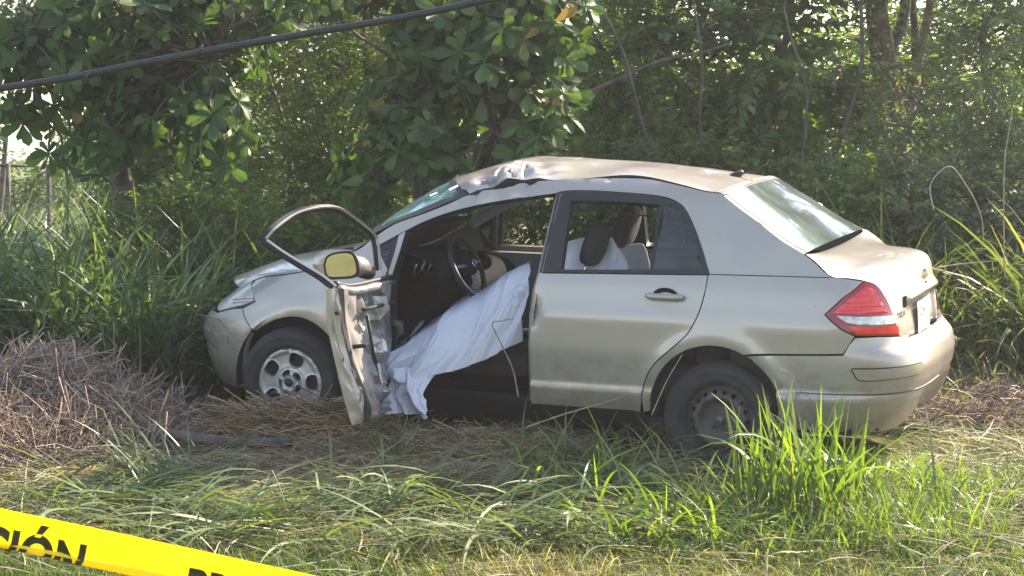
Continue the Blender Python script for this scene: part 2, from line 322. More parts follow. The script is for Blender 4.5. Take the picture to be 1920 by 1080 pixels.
def fine_tree(name, label, cat, x, y, h, blobs, mat, nleaf, lsize=(.05, .10), aspect=.42, trunk_r=.06, stems=1, bark='bark', group=None, seed=0, trunks=None, limb_r=.018, feathery=False, twig_len=.45):
    """trunk + limbs + a crown of individual leaves carried on twigs; blobs = (cx, cy, cz, rx, ry, rz, weight)"""
    r = np.random.default_rng(seed+100); z0 = float(gz(x, y))-.1
    root = empty(name, (x, y, z0)); tag(root, label, cat, group)
    off = np.array([x, y, z0])
    tops = []
    if trunks is None:
        trunks = []
        for k in range(stems):
            a = r.uniform(0, 6.28); dx = r.normal(0, .12*h); dy = r.normal(0, .06*h)
            trunks.append(((x+.12*k*math.cos(a), y+.12*k*math.sin(a), z0), (x+dx, y+dy, z0+h*.95), trunk_r*r.uniform(.7, 1.1)))
    nodes_ = []
    for k, (a, b, rad) in enumerate(trunks):
        p = wood_path(a, b, 6, .05, seed*7+k); mb = MB(); mb.tube(p-off, np.linspace(rad, rad*.35, len(p)), 8); mb.build('trunk', M[bark], root)
        nodes_ += [q for q in p[4:]]
    nodes_ = np.array(nodes_)
    bl = np.array([b[:6] for b in blobs], float); wt = np.array([b[6] if len(b) > 6 else 1. for b in blobs]); vol = wt*bl[:, 3]*bl[:, 4]*bl[:, 5]; vol = vol/vol.sum()
    per = 16; nt_ = max(8, nleaf//per)
    bi = r.choice(len(bl), nt_, p=vol); u = unit(nt_, r)*(r.random(nt_)**(1/2.2))[:, None]
    c = bl[bi, :3]+u*bl[bi, 3:6]
    limbs = MB(); nl = 0
    for b_, w_ in zip(bl, wt):                                  # limbs reach into every blob
        for q in range(2):
            tgt = b_[:3]+r.normal(0, .35, 3)*b_[3:6]; d = np.linalg.norm(nodes_-tgt, axis=1)+np.where(nodes_[:, 2] > tgt[2]+.1, .6, 0); s0 = nodes_[d.argmin()]
            p = wood_path(s0, tgt, 5, .08, seed*13+nl); nl += 1
            limbs.tube(p-off, np.linspace(limb_r*(1+.3*r.random()), limb_r*.25, len(p)), 5, cap=False)
    limbs.build('branches', M[bark], root)['kind'] = 'stuff'
    # twigs: leaves strung along a drooping line, alternately left and right
    cen = bl[bi, :3]; od = c-cen; od /= np.linalg.norm(od, axis=1)[:, None]+1e-6
    td = od*.8+unit(nt_, r)*.7; td[:, 2] -= .12; td /= np.linalg.norm(td, axis=1)[:, None]
    tl = twig_len*r.uniform(.6, 1.25, nt_)
    k = np.arange(per)/per
    pos = c[:, None]+td[:, None]*(tl[:, None]*k[None, :])[..., None]
    pos[..., 2] -= (.10*tl[:, None]*k[None, :]**2)
    side = np.cross(td, np.array([0, 0, 1.])+unit(nt_, r)*.4); side /= np.linalg.norm(side, axis=1)[:, None]+1e-9
    sg = np.where(np.arange(per) % 2 == 0, 1., -1.)
    ld = td[:, None]*(.55 if not feathery else .8)+side[:, None]*sg[None, :, None]+r.normal(0, .3, (nt_, per, 3)); ld[..., 2] -= .25
    nr = np.array([0, 0, 1.])+r.normal(0, .5, (nt_, per, 3))
    Nn = nt_*per; ln = r.uniform(*lsize, Nn)
    rnd = np.clip(np.repeat(r.beta(2, 2.4, nt_), per)*.6+r.random(Nn)*.4, 0, 1)
    V, F, R = leaves((pos.reshape(-1, 3)-off), ld.reshape(-1, 3), nr.reshape(-1, 3), ln, ln*aspect*r.uniform(.8, 1.2, Nn), rnd)
    part('crown', root, V, F, M[mat], False, R)['kind'] = 'stuff'
    v2, f2, r2 = stalks(c-off, c-off+td*tl[:, None], np.full(nt_, .0032), .04, 2, seed=seed)
    part('twigs', root, v2, f2, M[bark], True, r2)['kind'] = 'stuff'
    return root

# ---- almond trees: big obovate leaves in rosettes, the largest ones as single leaves
def almond_leaf_mesh(k):
    r = np.random.default_rng(40+k); n = 7; t = np.linspace(0, 1, n)
    w = np.interp(t, [0, .12, .35, .62, .82, .94, 1], [.03, .10, .27, .48, .50, .30, .03])*.39*r.uniform(.85, 1.15)
    dr = r.uniform(.15, .5); P = []
    for i in range(n):
        y = t[i]*(1-.12*dr*t[i]); z = -dr*t[i]**2*.45
        wv = .02*math.sin(9*t[i]+k); up = .16*w[i]
        P.append([(-w[i], y, z+up+wv), (-w[i]*.5, y, z+up*.35), (0, y, z-.012), (w[i]*.5, y, z+up*.35), (w[i], y, z+up-wv)])
    return np.array(P)
LEAFP = [almond_leaf_mesh(k) for k in range(4)]
LEAFM = []
for P in LEAFP:
    b_ = MB(); b_.grid(P); LEAFM.append(mesh('almond_leaf', np.concatenate(b_.V), b_.F, M['almond_one']))
def almond(label, x, y, trunk_top, tr, blobs, nros, limbs, seed, nsingle=290, lean=0.):
    r = np.random.default_rng(seed); z0 = float(gz(x, y))-.1; off = np.array([x, y, z0])
    root = empty('almond_tree', off); tag(root, label, 'tree', 'broad leaved trees behind the car')
    p = wood_path((x, y, z0), (x+lean, y+.1, trunk_top), 7, .03, seed); mb = MB(); mb.tube(p-off, np.linspace(tr, tr*.6, len(p)), 12); mb.build('trunk', M['bark'], root)
    nd = list(p[6:])
    for k, (b_, rad) in enumerate(limbs):
        s0 = p[min(len(p)-1, 7+2*k % max(1, len(p)-8))]
        q = wood_path(s0, b_, 6, .07, seed*3+k, .12); mb = MB(); mb.tube(q-off, np.linspace(rad, rad*.35, len(q)), 8); mb.build('branch', M['bark'], root); nd += list(q[3:])
    nd = np.array(nd)
    bl = np.array([b[:6] for b in blobs], float); wt = np.array([b[6] for b in blobs]); vol = wt*bl[:, 3]*bl[:, 4]*bl[:, 5]; vol /= vol.sum()
    bi = r.choice(len(bl), nros, p=vol); c = bl[bi, :3]+unit(nros, r)*(r.random(nros)**(1/2.4))[:, None]*bl[bi, 3:6]
    tw = MB(); mats = []
    for i in range(nros):
        d = np.linalg.norm(nd-c[i], axis=1); s0 = nd[d.argmin()]
        s0 = s0+(c[i]-s0)*max(0, 1-.55/(d.min()+1e-6))
        q = wood_path(s0, c[i], 4, .1, seed*91+i); tw.tube(q-off, np.linspace(.011, .006, len(q)), 4, cap=False)
        ax = (c[i]-s0)/(np.linalg.norm(c[i]-s0)+1e-6)*.5+np.array([r.normal(0, .25), r.normal(0, .25)-.25, .55]); ax /= np.linalg.norm(ax)
        nlf = r.integers(7, 12); a0 = r.uniform(0, 6.28)
        e1 = np.cross(ax, [0, 1, .2]); e1 /= np.linalg.norm(e1); e2 = np.cross(ax, e1)
        for j in range(nlf):
            a = a0+2.4*j; out = math.cos(a)*e1+math.sin(a)*e2; op = r.uniform(.6, 1.9)
            dv = math.cos(op)*ax+math.sin(op)*out; dv[2] -= r.uniform(.05, .55); dv /= np.linalg.norm(dv)
            nz = math.sin(op)*ax-math.cos(op)*out+r.normal(0, .38, 3); sx = np.cross(dv, nz); sx /= np.linalg.norm(sx); nz = np.cross(sx, dv)
            L = r.uniform(.085, .20); mm = np.eye(4); mm[:3, 0] = sx*L; mm[:3, 1] = dv*L; mm[:3, 2] = nz*L; mm[:3, 3] = c[i]+ax*.02*j/nlf-off
            mats.append(mm)
    tw.build('twigs', M['bark'], root)['kind'] = 'stuff'
    mats = np.array(mats); W = mats[:, :3, 3]+off
    sx = np.abs(W[:, 0]/W[:, 1]) < .245; sy = (W[:, 2]-1.6)/W[:, 1] < .078
    order = np.argsort(np.where(sx & sy, W[:, 1]+r.random(len(W))*.8, 99)); one = order[:nsingle]; rest = order[nsingle:]
    for i in one:
        o = obj('leaf', LEAFM[i % 4], root); o.matrix_local = Matrix(mats[i].tolist())
    Vs = []; Fs = []; Rs = []; n = 0
    f0 = np.array([(i*5+j, i*5+j+1, (i+1)*5+j+1, (i+1)*5+j) for i in range(6) for j in range(4)])
    for k in range(4):
        mm = mats[rest[rest % 4 == k]]; pv = LEAFP[k].reshape(-1, 3)
        v = np.einsum('nij,pj->npi', mm[:, :3, :3], pv)+mm[:, None, :3, 3]; q = len(mm)
        Vs.append(v.reshape(-1, 3)); Fs.append((f0[None]+(np.arange(q)*35)[:, None, None]).reshape(-1, 4)+n); Rs.append(np.repeat(r.random(q), 24)); n += q*35
    o = part('foliage', root, np.concatenate(Vs), np.concatenate(Fs), M['almond'], True, np.concatenate(Rs)); o['kind'] = 'stuff'
    return root
almond('broad leaved almond tree with its dark trunk at the left edge of the clearing', -2.80, 15.7, 3.6, .105,
       [(-2.55, 14.2, 2.5, .60, .9, .55, 1.2), (-1.95, 14.2, 2.55, .55, .8, .5, 1.), (-3.0, 14.0, 2.05, .55, .6, .30, .8), (-2.35, 14.3, 1.95, .45, .6, .35, .8),
        (-1.87, 13.8, 1.85, .26, .4, .40, 1.1), (-1.2, 13.3, 2.62, .6, .35, .16, 1.7), (-2.75, 14.1, 1.72, .40, .5, .30, .9), (-3.35, 14.0, 2.25, .35, .4, .40, .9), (-2.6, 15.5, 3.6, 1.6, 1.3, .7, .3)], 600,
       [((-2.3, 14.3, 2.9), .06), ((-1.3, 14.1, 2.85), .05), ((-1.95, 13.9, 2.2), .035), ((-3.2, 14.0, 2.4), .05), ((-2.6, 15.2, 4.0), .06)], 3)
almond('broad leaved almond tree standing right behind the car roof', -.60, 15.4, 3.1, .13,
       [(-.30, 13.9, 2.35, .50, .6, .50, 1.0), (-.85, 13.8, 2.68, .45, .4, .20, 1.3), (-.62, 13.9, 1.85, .38, .5, .34, .9), (.10, 13.8, 2.5, .42, .5, .38, 1.2), (-.12, 13.9, 1.6, .42, .4, .30, .9), (-.95, 14.1, 1.45, .25, .4, .25, .9),
        (.2, 13.8, 1.95, .25, .4, .35, .8)], 400,
       [((-.2, 14.0, 2.5), .05), ((.15, 13.9, 2.7), .045), ((-.5, 14.0, 1.9), .035), ((-.1, 13.9, 1.75), .03), ((-.2, 15.0, 3.2), .04)], 5)

G1 = 'trees of the thicket behind the car'
fine_tree('thicket_tree', 'fine leaved green tree filling the gap between the two almond trees', 'tree', -1.35, 17.0, 3.2,
          [(-1.3, 16.6, 2.25, .75, .5, .55), (-1.35, 16.6, 1.5, .75, .5, .5), (-.9, 16.8, 2.6, .6, .5, .4), (-1.7, 16.8, 2.8, .6, .5, .5)], 'leafC', 15000, (.035, .065), .45, .05, 3, group=G1, seed=1)
fine_tree('thicket_tree', 'green tree with slanting branches above the middle of the car roof', 'tree', 1.0, 17.2, 5.6,
          [(.75, 16.6, 2.45, .7, .7, .6), (1.35, 16.7, 2.2, .6, .6, .6), (.7, 16.8, 1.6, .6, .5, .45), (1.3, 16.6, 1.45, .55, .5, .35), (1.0, 17, 3.4, 1.0, .8, .5, .6)], 'leafC', 15000, (.05, .11), .42, .07, 2, group=G1, seed=2,
          trunks=[((.95, 17.2, 0), (.6, 17.0, 5.2), .07), ((1.5, 17.4, 0), (.45, 16.3, 2.75), .05), ((.2, 17.2, 1.0), (1.7, 16.6, 2.5), .035), ((1.75, 16.1, .2), (.55, 15.35, 2.80), .026), ((.35, 15.6, 1.95), (1.6, 15.7, 2.42), .020), ((1.5, 15.9, 1.2), (1.28, 15.6, 2.9), .018)])
fine_tree('thicket_tree', 'dark green tree over the rear of the car roof with small sky gaps', 'tree', 2.05, 17.0, 5.8,
          [(1.85, 16.3, 2.35, .5, .5, .55), (2.2, 16.5, 1.85, .55, .5, .5), (1.75, 16.6, 1.45, .5, .4, .4), (2.3, 16.9, 2.75, .4, .4, .3), (2.2, 17, 3.6, 1.0, 1.0, .6)], 'leafA', 9500, (.07, .145), .55, .06, 2, group=G1, seed=3,
          trunks=[((2.05, 17.1, 0), (1.9, 16.9, 5.4), .055), ((1.75, 17.0, 0), (2.4, 17.2, 4.6), .045), ((2.45, 15.9, 0), (2.52, 15.8, 3.4), .028), ((2.2, 15.8, .1), (2.05, 15.7, 3.2), .02)])
fine_tree('forked_tree', 'forked dark trunked tree reaching the sky gap at the upper right', 'tree', 3.05, 17.6, 6.2,
          [(3.45, 17.9, 2.25, .5, .3, .4), (2.65, 17.9, 2.5, .4, .3, .4), (3.3, 17.4, 3.9, .9, 1, .7), (2.7, 17.5, 4.9, 1.0, 1, .7, .6)], 'leafA', 8000, (.06, .12), .5, .08, 2, group=G1, seed=4,
          trunks=[((3.02, 17.4, 0), (3.03, 17.3, 2.55), .085), ((3.03, 17.6, 2.2), (2.75, 17.4, 4.8), .06), ((3.03, 17.6, 2.3), (3.5, 17.6, 5.0), .055), ((3.35, 17.7, 1.9), (3.42, 17.7, 5.2), .04)])
fine_tree('thicket_tree', 'grey green feathery tree at the right edge behind the tall grass', 'tree', 3.75, 16.4, 4.4,
          [(3.5, 15.6, 2.1, .55, .5, .5), (3.75, 15.7, 2.65, .6, .5, .4), (3.05, 15.6, 1.75, .35, .3, .22), (3.6, 15.6, 1.45, .5, .4, .4), (3.9, 16, 3.4, .7, .7, .6)], 'leafB', 14500, (.045, .09), .3, .05, 3, group=G1, seed=5, feathery=True)
fine_tree('red_barked_tree', 'reddish brown trunk showing through leaves right of the rear window', 'tree', 2.98, 16.9, 4.8,
          [(2.75, 16.0, 1.75, .4, .35, .3), (2.6, 16.3, 2.2, .4, .4, .3), (3.2, 16.6, 3.3, .8, .7, .5, .7)], 'leafB', 5000, (.05, .08), .4, .08, 2, 'bark_red', group=G1, seed=6,
          trunks=[((2.95, 16.7, 0), (2.85, 16.7, 4.2), .085), ((3.1, 16.8, 0), (3.25, 16.8, 4.0), .06)])
G2 = 'bushes under the trees'
for i, (x, y, blobs, mat, n, ls, lab) in enumerate([
    (2.35, 15.2, [(2.35, 14.9, 1.15, .5, .35, .40), (2.0, 15.0, .85, .4, .3, .4)], 'leafA', 7500, (.035, .07), 'dark green bush close behind the rear window'),
    (3.0, 15.3, [(2.95, 14.9, 1.15, .5, .35, .40), (3.3, 14.9, 1.0, .4, .3, .45)], 'leafB', 8500, (.035, .07), 'grey green bush behind the boot lid'),
    (3.6, 15.5, [(3.65, 15.2, 1.35, .4, .35, .5)], 'leafB', 5500, (.035, .07), 'grey green bush at the right edge under the feathery tree'),
    (1.3, 15.6, [(1.2, 15.3, 1.3, .55, .35, .45), (1.65, 15.3, 1.2, .4, .3, .4)], 'leafA', 7000, (.04, .075), 'leafy bush showing just above the roof of the car'),
    (.4, 15.9, [(.45, 15.5, 1.25, .5, .35, .5), (.1, 15.5, 1.0, .5, .3, .5)], 'leafA', 6500, (.04, .075), 'leafy bush seen through the open rear side window'),
    (-.8, 15.6, [(-.85, 14.9, .75, .5, .35, .45), (-.4, 15.0, .8, .45, .3, .5)], 'leafA', 7500, (.035, .065), 'dark low bush seen behind the windscreen of the car'),
    (-1.6, 15.4, [(-1.6, 14.8, .80, .5, .35, .42), (-1.2, 14.9, .85, .4, .3, .4)], 'leafA', 8500, (.035, .065), 'dark low bush behind the bonnet of the car'),
    (-2.3, 15.7, [(-2.25, 15.2, 1.0, .5, .35, .42), (-2.6, 15.3, .95, .4, .3, .4)], 'leafA', 7500, (.035, .065), 'dark bush hanging below the left almond crown'),
    (-1.0, 16.4, [(-1.0, 16.0, 1.35, .6, .35, .5), (-1.6, 16.0, 1.3, .5, .3, .5)], 'leafA', 7500, (.03, .06), 'dusty bush with bare twigs between the almond trees'),
    ]):
    fine_tree('bush', lab, 'bush', x, y, 1.2, blobs, mat, n, ls, .5, .018, 3, group=G2, seed=20+i, limb_r=.008, twig_len=.28)
G3 = 'trees far beyond the clearing'
for i, (x, y, h, blobs, mat, n, ls, lab) in enumerate([
    (-6.6, 27, 6.0, [(-6.2, 27, 3.9, 1.0, .8, .8), (-6.9, 27, 3.2, .8, .8, .5), (-6.35, 27, 2.3, .4, .4, .28, 1.5), (-5.4, 27, 3.4, .7, .7, .5)], 'leafB', 7000, (.08, .16), 'distant wispy tree against the sky in the upper left corner'),
    (-4.9, 30, 3.0, [(-5.0, 30, 1.75, 1.2, .8, .65), (-3.9, 30, 1.9, .9, .7, .7)], 'leafA', 7000, (.07, .13), 'distant round tree low under the left almond crown'),
    (-8.6, 34, 3.2, [(-8.9, 34, 1.25, .9, 1.0, .5), (-6.6, 34, 1.1, 1.2, .8, .4)], 'leafA', 8000, (.08, .15), 'distant bushy tree behind the wire fence at the left'),
    (-1.8, 22, 6.0, [(-1.8, 21.5, 2.6, 1.3, .8, .9), (-.6, 21.5, 2.2, 1.0, .8, .9), (-1.2, 21.5, 3.4, 1.4, .8, .4, .5), (-2.8, 21.5, 1.5, .9, .6, .8)], 'leafC', 15000, (.09, .17), 'bigger tree standing behind the gap of the almond trees'),
    (.9, 22, 6.0, [(.7, 21.3, 2.3, 1.1, .8, 1.0), (1.7, 21.3, 1.6, 1.0, .8, .8), (.4, 21.4, 3.4, 1.0, .8, .4, .5)], 'leafC', 13000, (.08, .16), 'sunlit tree behind the slanting branches above the roof'),
    (3.3, 22, 6.0, [(3.0, 21.5, 1.7, 1.1, .8, .9), (4.4, 21.3, 2.0, .9, .8, 1.2), (3.6, 21.5, 2.5, .8, .7, .4, .5)], 'leafC', 13000, (.08, .16), 'sunlit tree behind the trunks at the upper right'),
    (2.2, 24, 6.0, [(2.0, 23.5, 2.2, 1.3, .8, 1.2), (3.6, 23.5, 2.4, 1.2, .8, 1.1), (5.2, 23.5, 2.2, 1.0, .8, 1.4), (.6, 23.6, 2.6, 1.1, .8, 1.2)], 'leafA', 11000, (.09, .16), 'farthest bright tree line seen through the thicket'),
    (-3.2, 20, 3.2, [(-3.3, 19.5, 1.9, .6, .5, .6), (-2.9, 19.5, 1.3, .6, .5, .5)], 'leafA', 6500, (.08, .15), 'leafy tree behind the trunk of the left almond tree'),
    ]):
    fine_tree('background_tree', lab, 'tree', x, y, h, blobs, mat, n, ls, .4, .05, 2, group=G3, seed=50+i, twig_len=.7)

# ---------------------------------------------------------------- grasses and thatch
def scatter(n, x0, x1, y0, y1, seed, dens=None):
    r = np.random.default_rng(seed); x = r.uniform(x0, x1, n*3); y = r.uniform(y0, y1, n*3)
    if dens is not None:
        k = r.random(n*3) < dens(x, y); x, y = x[k], y[k]
    x, y = x[:n], y[:n]; return np.stack([x, y, gz(x, y)-.01], 1), r
def near_wheel(x, y): return ((x-1.02)/.42)**2+((y-11.25)/.42)**2 < 1
def inside_car(x, y, m=0.):
    q = (np.stack([x, y, np.zeros_like(x)], -1)-CT) @ CR
    return (q[..., 0] > -.95-m) & (q[..., 0] < 3.6+m) & (q[..., 1] > -.0-m) & (q[..., 1] < 1.7+m)
def tall(n, x0, x1, y0, y1, seed, mat, lmin, lmax, wmin=.010, wmax=.022, dens=None, el=(1.1, 1.5), dr=(.6, 2.2), name='tall_grass', label=None, rmax=1.):
    b, r = scatter(n, x0, x1, y0, y1, seed, dens); k = ~inside_car(b[:, 0], b[:, 1], .08); b = b[k]; N = len(b)
    tuft = vnoise(b[:, 0]*2.2, b[:, 1]*2.2, seed=seed)+.5
    L = r.uniform(lmin, lmax, N)*(.65+.55*tuft)
    vf = blades(b, r.uniform(0, 6.283, N), r.uniform(*el, N), r.uniform(*dr, N), L, r.uniform(wmin, wmax, N), 6, np.clip(r.random(N)**1.3*rmax, 0, 1), seed=seed)
    o = stuff(name, M[mat], vf); tag(o, label, 'grass'); return o
ld = lambda x, y: ((y > 13.05-.55*(x+1.4)) | (x > -1.4)) & (y > 12.2)
tall(6500, -5.2, -1.35, 12.9, 15.2, 1, 'grass', .85, 1.5, .016, .036, dens=lambda x, y: (y > 13.1-.25*(x+2.4)), label='tall green guinea grass left of the car front')
tall(2300, -2.6, -.2, 13.0, 14.8, 2, 'grass', .5, .95, .014, .03, dens=lambda x, y: y > 12.2-.4*(x+1.4), label='green grass behind the bonnet of the car')
tall(2600, -4.8, -2.6, 14.8, 17.5, 3, 'grass', 1.0, 1.65, .012, .03, label='tallest cane like grass at the far left below the almond tree')
tall(3000, -12, -3.2, 17.5, 28, 4, 'grass_grey', .6, 1.3, .02, .045, label='pale dry grass in the clearing at the far left')
tall(2800, 2.35, 4.4, 13.7, 15.2, 5, 'grass_grey', .85, 1.55, .016, .034, dens=lambda x, y: y > 13.95-.1*(x-2.4), label='greyish tall grass right of the boot')
tall(2500, .2, 3.2, 14.2, 15.2, 6, 'grass_grey', .35, .75, label='grass behind the rear of the car')
tall(420, 2.55, 4.0, 12.9, 13.8, 7, 'grass_grey', .25, .55, .006, .014, dr=(1., 2.6), label='short bent grass beside the rear bumper')

def pick(x, y):                                              # where the mown ground is greener or browner
    return vnoise(x*1.1, y*1.3, seed=9)+.5*vnoise(x*3.1, y*3.3, seed=10)
b, r = scatter(95000, -3.4, 3.6, 8.9, 13.6, 21, dens=lambda x, y: .45+.55*(y < 10.8)); b = b[~inside_car(b[:, 0], b[:, 1], -.15) & ~(near_wheel(b[:, 0], b[:, 1]) & (r.random(len(b)) < .75))]; N = len(b)
pk = pick(b[:, 0], b[:, 1]); fr = np.clip((11.3-b[:, 1])/1.6, 0, 1)
tone = np.clip(r.random(N)*.55+.35-pk*.5-.12*fr, 0, 1)
vf = blades(b, r.uniform(0, 6.283, N), r.uniform(.15, 1.3, N), r.uniform(.2, 1.6, N), r.uniform(.05, .17, N), r.uniform(.003, .0065, N), 3, tone, seed=21)
tag(stuff('lawn_grass', M['lawn'], vf), 'fine mown grass in front of the car', 'grass')
b, r = scatter(30000, -3.2, 3.2, 9.0, 13.2, 22, dens=lambda x, y: np.clip((y-9.3)/1.2, .12, 1)); b = b[~inside_car(b[:, 0], b[:, 1], -.1) & ~(near_wheel(b[:, 0], b[:, 1]) & (r.random(len(b)) < .6))]; N = len(b); b[:, 2] += r.uniform(.0, .09, N)
vf = blades(b, r.normal(2.8, 1.1, N), r.uniform(-.12, .30, N), r.uniform(-.1, .7, N), r.uniform(.15, .50, N), r.uniform(.004, .010, N), 4, np.clip(r.random(N)*.9+.25*pick(b[:, 0], b[:, 1])+.02+.30*np.exp(-((b[:, 1]-11.4)/.75)**2)*(b[:, 0] < .6), 0, 1), seed=22)
tag(stuff('cut_grass', M['litter'], vf), 'cut grass and straw lying flat around the car', 'grass')
b, r = scatter(1500, -2.7, 1.3, 9.6, 12.2, 23, dens=lambda x, y: (vnoise(x*1.5, y*1.8, seed=3) > .02)*1.*((x < .55) | (y < 10.6))*np.where((y > 10.75) & (x < -.2), .12, np.clip(1-(x+.2)*(y < 10.4), .1, 1))); b = b[~inside_car(b[:, 0], b[:, 1], .0)]; N = len(b); b[:, 2] += .05
vf = blades(b, r.normal(.5, .7, N)+3.14*(r.random(N) < .3), r.uniform(.1, .75, N), r.uniform(.4, 1.3, N), r.uniform(.35, .75, N), r.uniform(.011, .022, N), 6, r.random(N)*.8, seed=23)
tag(stuff('flattened_grass', M['grass_grey'], vf), 'long green grass pressed flat before the open door', 'grass')
sb, r = scatter(3600, -2.3, 1.0, 10.7, 12.3, 27, dens=lambda x, y: np.clip(.35+1.2*vnoise(x*1.6, y*2.2, seed=17), .05, 1)); N = len(sb); az = r.normal(.35, .9, N); el = r.normal(.05, .22, N); L = r.uniform(.12, .42, N)*.5
dv = np.stack([np.cos(az)*np.cos(el), np.sin(az)*np.cos(el), np.sin(el)], -1)*L[:, None]; sb[:, 2] += r.uniform(.03, .12, N)
tag(stuff('scattered_straw', M['straw'], stalks(sb-dv, sb+dv, r.uniform(.0016, .0036, N), .06, 3, np.clip(r.random(N)*.9, 0, 1), seed=27)), 'dry straw tangled over the trampled ground before the car', 'straw')
def heap(name, label, cx, cy, rx, ry, h, n, mat, length, rad, seed, az=None, spread=6.28, cat='brush'):
    r = np.random.default_rng(seed); a = r.uniform(0, 6.283, n); q = r.random(n)**.55; x = cx+np.cos(a)*q*rx; y = cy+np.sin(a)*q*ry
    top = h*(1-q**2)*(1+1.1*vnoise(x*2.3, y*2.3, seed=seed)+.7*vnoise(x*6, y*6, seed=seed+1)); z = gz(x, y)+top*r.uniform(.55, 1.0, n)
    d = (r.uniform(0, 6.283, n) if az is None else r.normal(az, spread, n)); e = r.normal(0, .28+.3*(h > .3), n); L = r.uniform(*length, n)
    dv = np.stack([np.cos(d)*np.cos(e), np.sin(d)*np.cos(e), np.sin(e)], -1)*L[:, None]*.5
    c = np.stack([x, y, z+.02], -1); core = MB(); u = np.linspace(0, 2*math.pi, 29)[:-1]
    V = [(cx, cy, float(gz(cx, cy))+h*.5)]+[(cx+rx*.9*k*math.cos(t), cy+ry*.9*k*math.sin(t), float(gz(cx+rx*.9*k*math.cos(t), cy+ry*.9*k*math.sin(t)))+h*.5*(1-k*k)-.03) for k in (.4, .75, 1.) for t in u]
    Fq = [(0, 1+i, 1+(i+1) % 28) for i in range(28)]+[(1+k*28+i, 1+(k+1)*28+i, 1+(k+1)*28+(i+1) % 28, 1+k*28+(i+1) % 28) for k in range(2) for i in range(28)]
    root = empty(name, (0, 0, 0)); tag(root, label, cat)
    if h > .08 and mat == 'twig':
        m = n//9; k = r.choice(n, m); bb = c[k]+[0, 0, -.03]
        vf = blades(bb, r.uniform(0, 6.283, m), r.uniform(.1, 1.2, m), r.uniform(.2, 1.6, m), r.uniform(.15, .5, m), r.uniform(.004, .010, m), 5, np.clip(.35+.65*r.random(m), 0, 1), seed=seed)
        stuff('dead_leaves', M['litter'], vf, root)
    s = stuff('twig_mass', M[mat], stalks(c-dv, c+dv, r.uniform(*rad, n), .06, 3, seed=seed), root)
    part('packed_core', root, V, Fq, M['soil'])
    return root
heap('brush_pile', 'pile of dry pinkish brown brush at the left edge of the verge', -2.75, 12.0, 1.0, .95, .38, 5200, 'twig', (.15, .6), (.0018, .0048), 31)
heap('brush_pile', 'dry brown twigs lying behind the rear bumper at the right', 3.15, 13.25, 1.0, .85, .16, 5200, 'twig', (.15, .55), (.0018, .0036), 32)
heap('straw_heap', 'heap of golden straw piled against the front wheel', -1.28, 12.10, .56, .17, .22, 1900, 'straw', (.25, .65), (.0022, .0052), 33, .22, .28, 'straw')
heap('straw_heap', 'flat brown straw in front of the sill and the white sheet', -.35, 11.75, .85, .32, .06, 1700, 'straw', (.15, .5), (.0020, .0044), 34, .1, .7, 'straw')
# sunlit clump of long grass in front of the rear wheel
def clump(label, cx, cy, rx, ry, n, L, W, seed, mat='grass', el=(1.0, 1.5), dr=(.3, 2.0), az=None):
    r = np.random.default_rng(seed); a = r.uniform(0, 6.283, n); q = r.random(n)**.7
    b = np.stack([cx+np.cos(a)*q*rx, cy+np.sin(a)*q*ry, np.zeros(n)], -1); b[:, 2] = gz(b[:, 0], b[:, 1])-.01
    vf = blades(b, r.uniform(0, 6.283, n) if az is None else r.normal(az, .7, n), r.uniform(*el, n), r.uniform(*dr, n), r.uniform(*L, n), r.uniform(*W, n), 8, r.random(n)*.88, seed=seed)
    o = part('grass_clump', None, vf[0], vf[1], M[mat], True, vf[2]); tag(o, label, 'grass', 'clumps of long grass in the foreground'); return o
M['clumpgrass'] = leafmat('sun_tinted_clump_grass', [(0, (.06, .105, .028)), (.6, (.115, .18, .04)), (.9, (.17, .22, .05)), (1, (.28, .24, .11))], .5, .38)  # ramp lightened and yellowed, putting sunlight into the blade colour
clump('tall bright green grass clump in front of the rear wheel', 1.42, 10.35, .36, .28, 105, (.36, .74), (.013, .028), 41, 'clumpgrass', el=(1.25, 1.56), dr=(.1, 1.1))
clump('few high arching grass blades over the tall clump before the rear wheel', 1.46, 10.35, .26, .2, 36, (.6, .95), (.013, .024), 141, 'clumpgrass', el=(1.2, 1.5), dr=(1.2, 2.6))
clump('short dry mixed grass at the foot of the tall clump', 1.35, 10.2, .6, .4, 260, (.12, .4), (.004, .011), 142, 'lawn', el=(.7, 1.5), dr=(.2, 1.8))
clump('low spreading green grass clump in the lower middle right', .75, 9.95, .5, .3, 260, (.2, .55), (.010, .020), 42, 'clumpgrass', el=(.5, 1.3), dr=(.5, 2.0))
clump('light grass tuft between the tall clump and the lower right corner', 1.85, 10.0, .5, .45, 380, (.18, .42), (.005, .010), 43, 'clumpgrass', dr=(.3, 1.6))
clump('fine grass tuft at the lower right below the rear bumper', 2.2, 10.8, .6, .45, 420, (.15, .35), (.004, .008), 44, 'clumpgrass', dr=(.3, 1.4))
clump('arched grey green grass tuft lower left of the middle', -.72, 10.15, .20, .14, 60, (.35, .62), (.010, .018), 45, 'grass_grey', el=(.8, 1.3), dr=(1.6, 2.8), az=.9)
clump('spread green grass tuft right of the brush pile', -1.72, 10.75, .30, .2, 90, (.35, .70), (.009, .016), 46, 'grass', el=(.3, 1.2), dr=(.3, 1.0), az=2.6)
clump('green grass tuft growing under the rear door', .30, 11.35, .32, .18, 170, (.25, .55), (.008, .015), 47, 'grass_grey', el=(.4, 1.4), dr=(.6, 2.2))
clump('thin green grass tuft at the lower end of the open door', -.60, 11.35, .12, .1, 26, (.25, .5), (.008, .015), 48, 'grass', dr=(.3, 1.2))
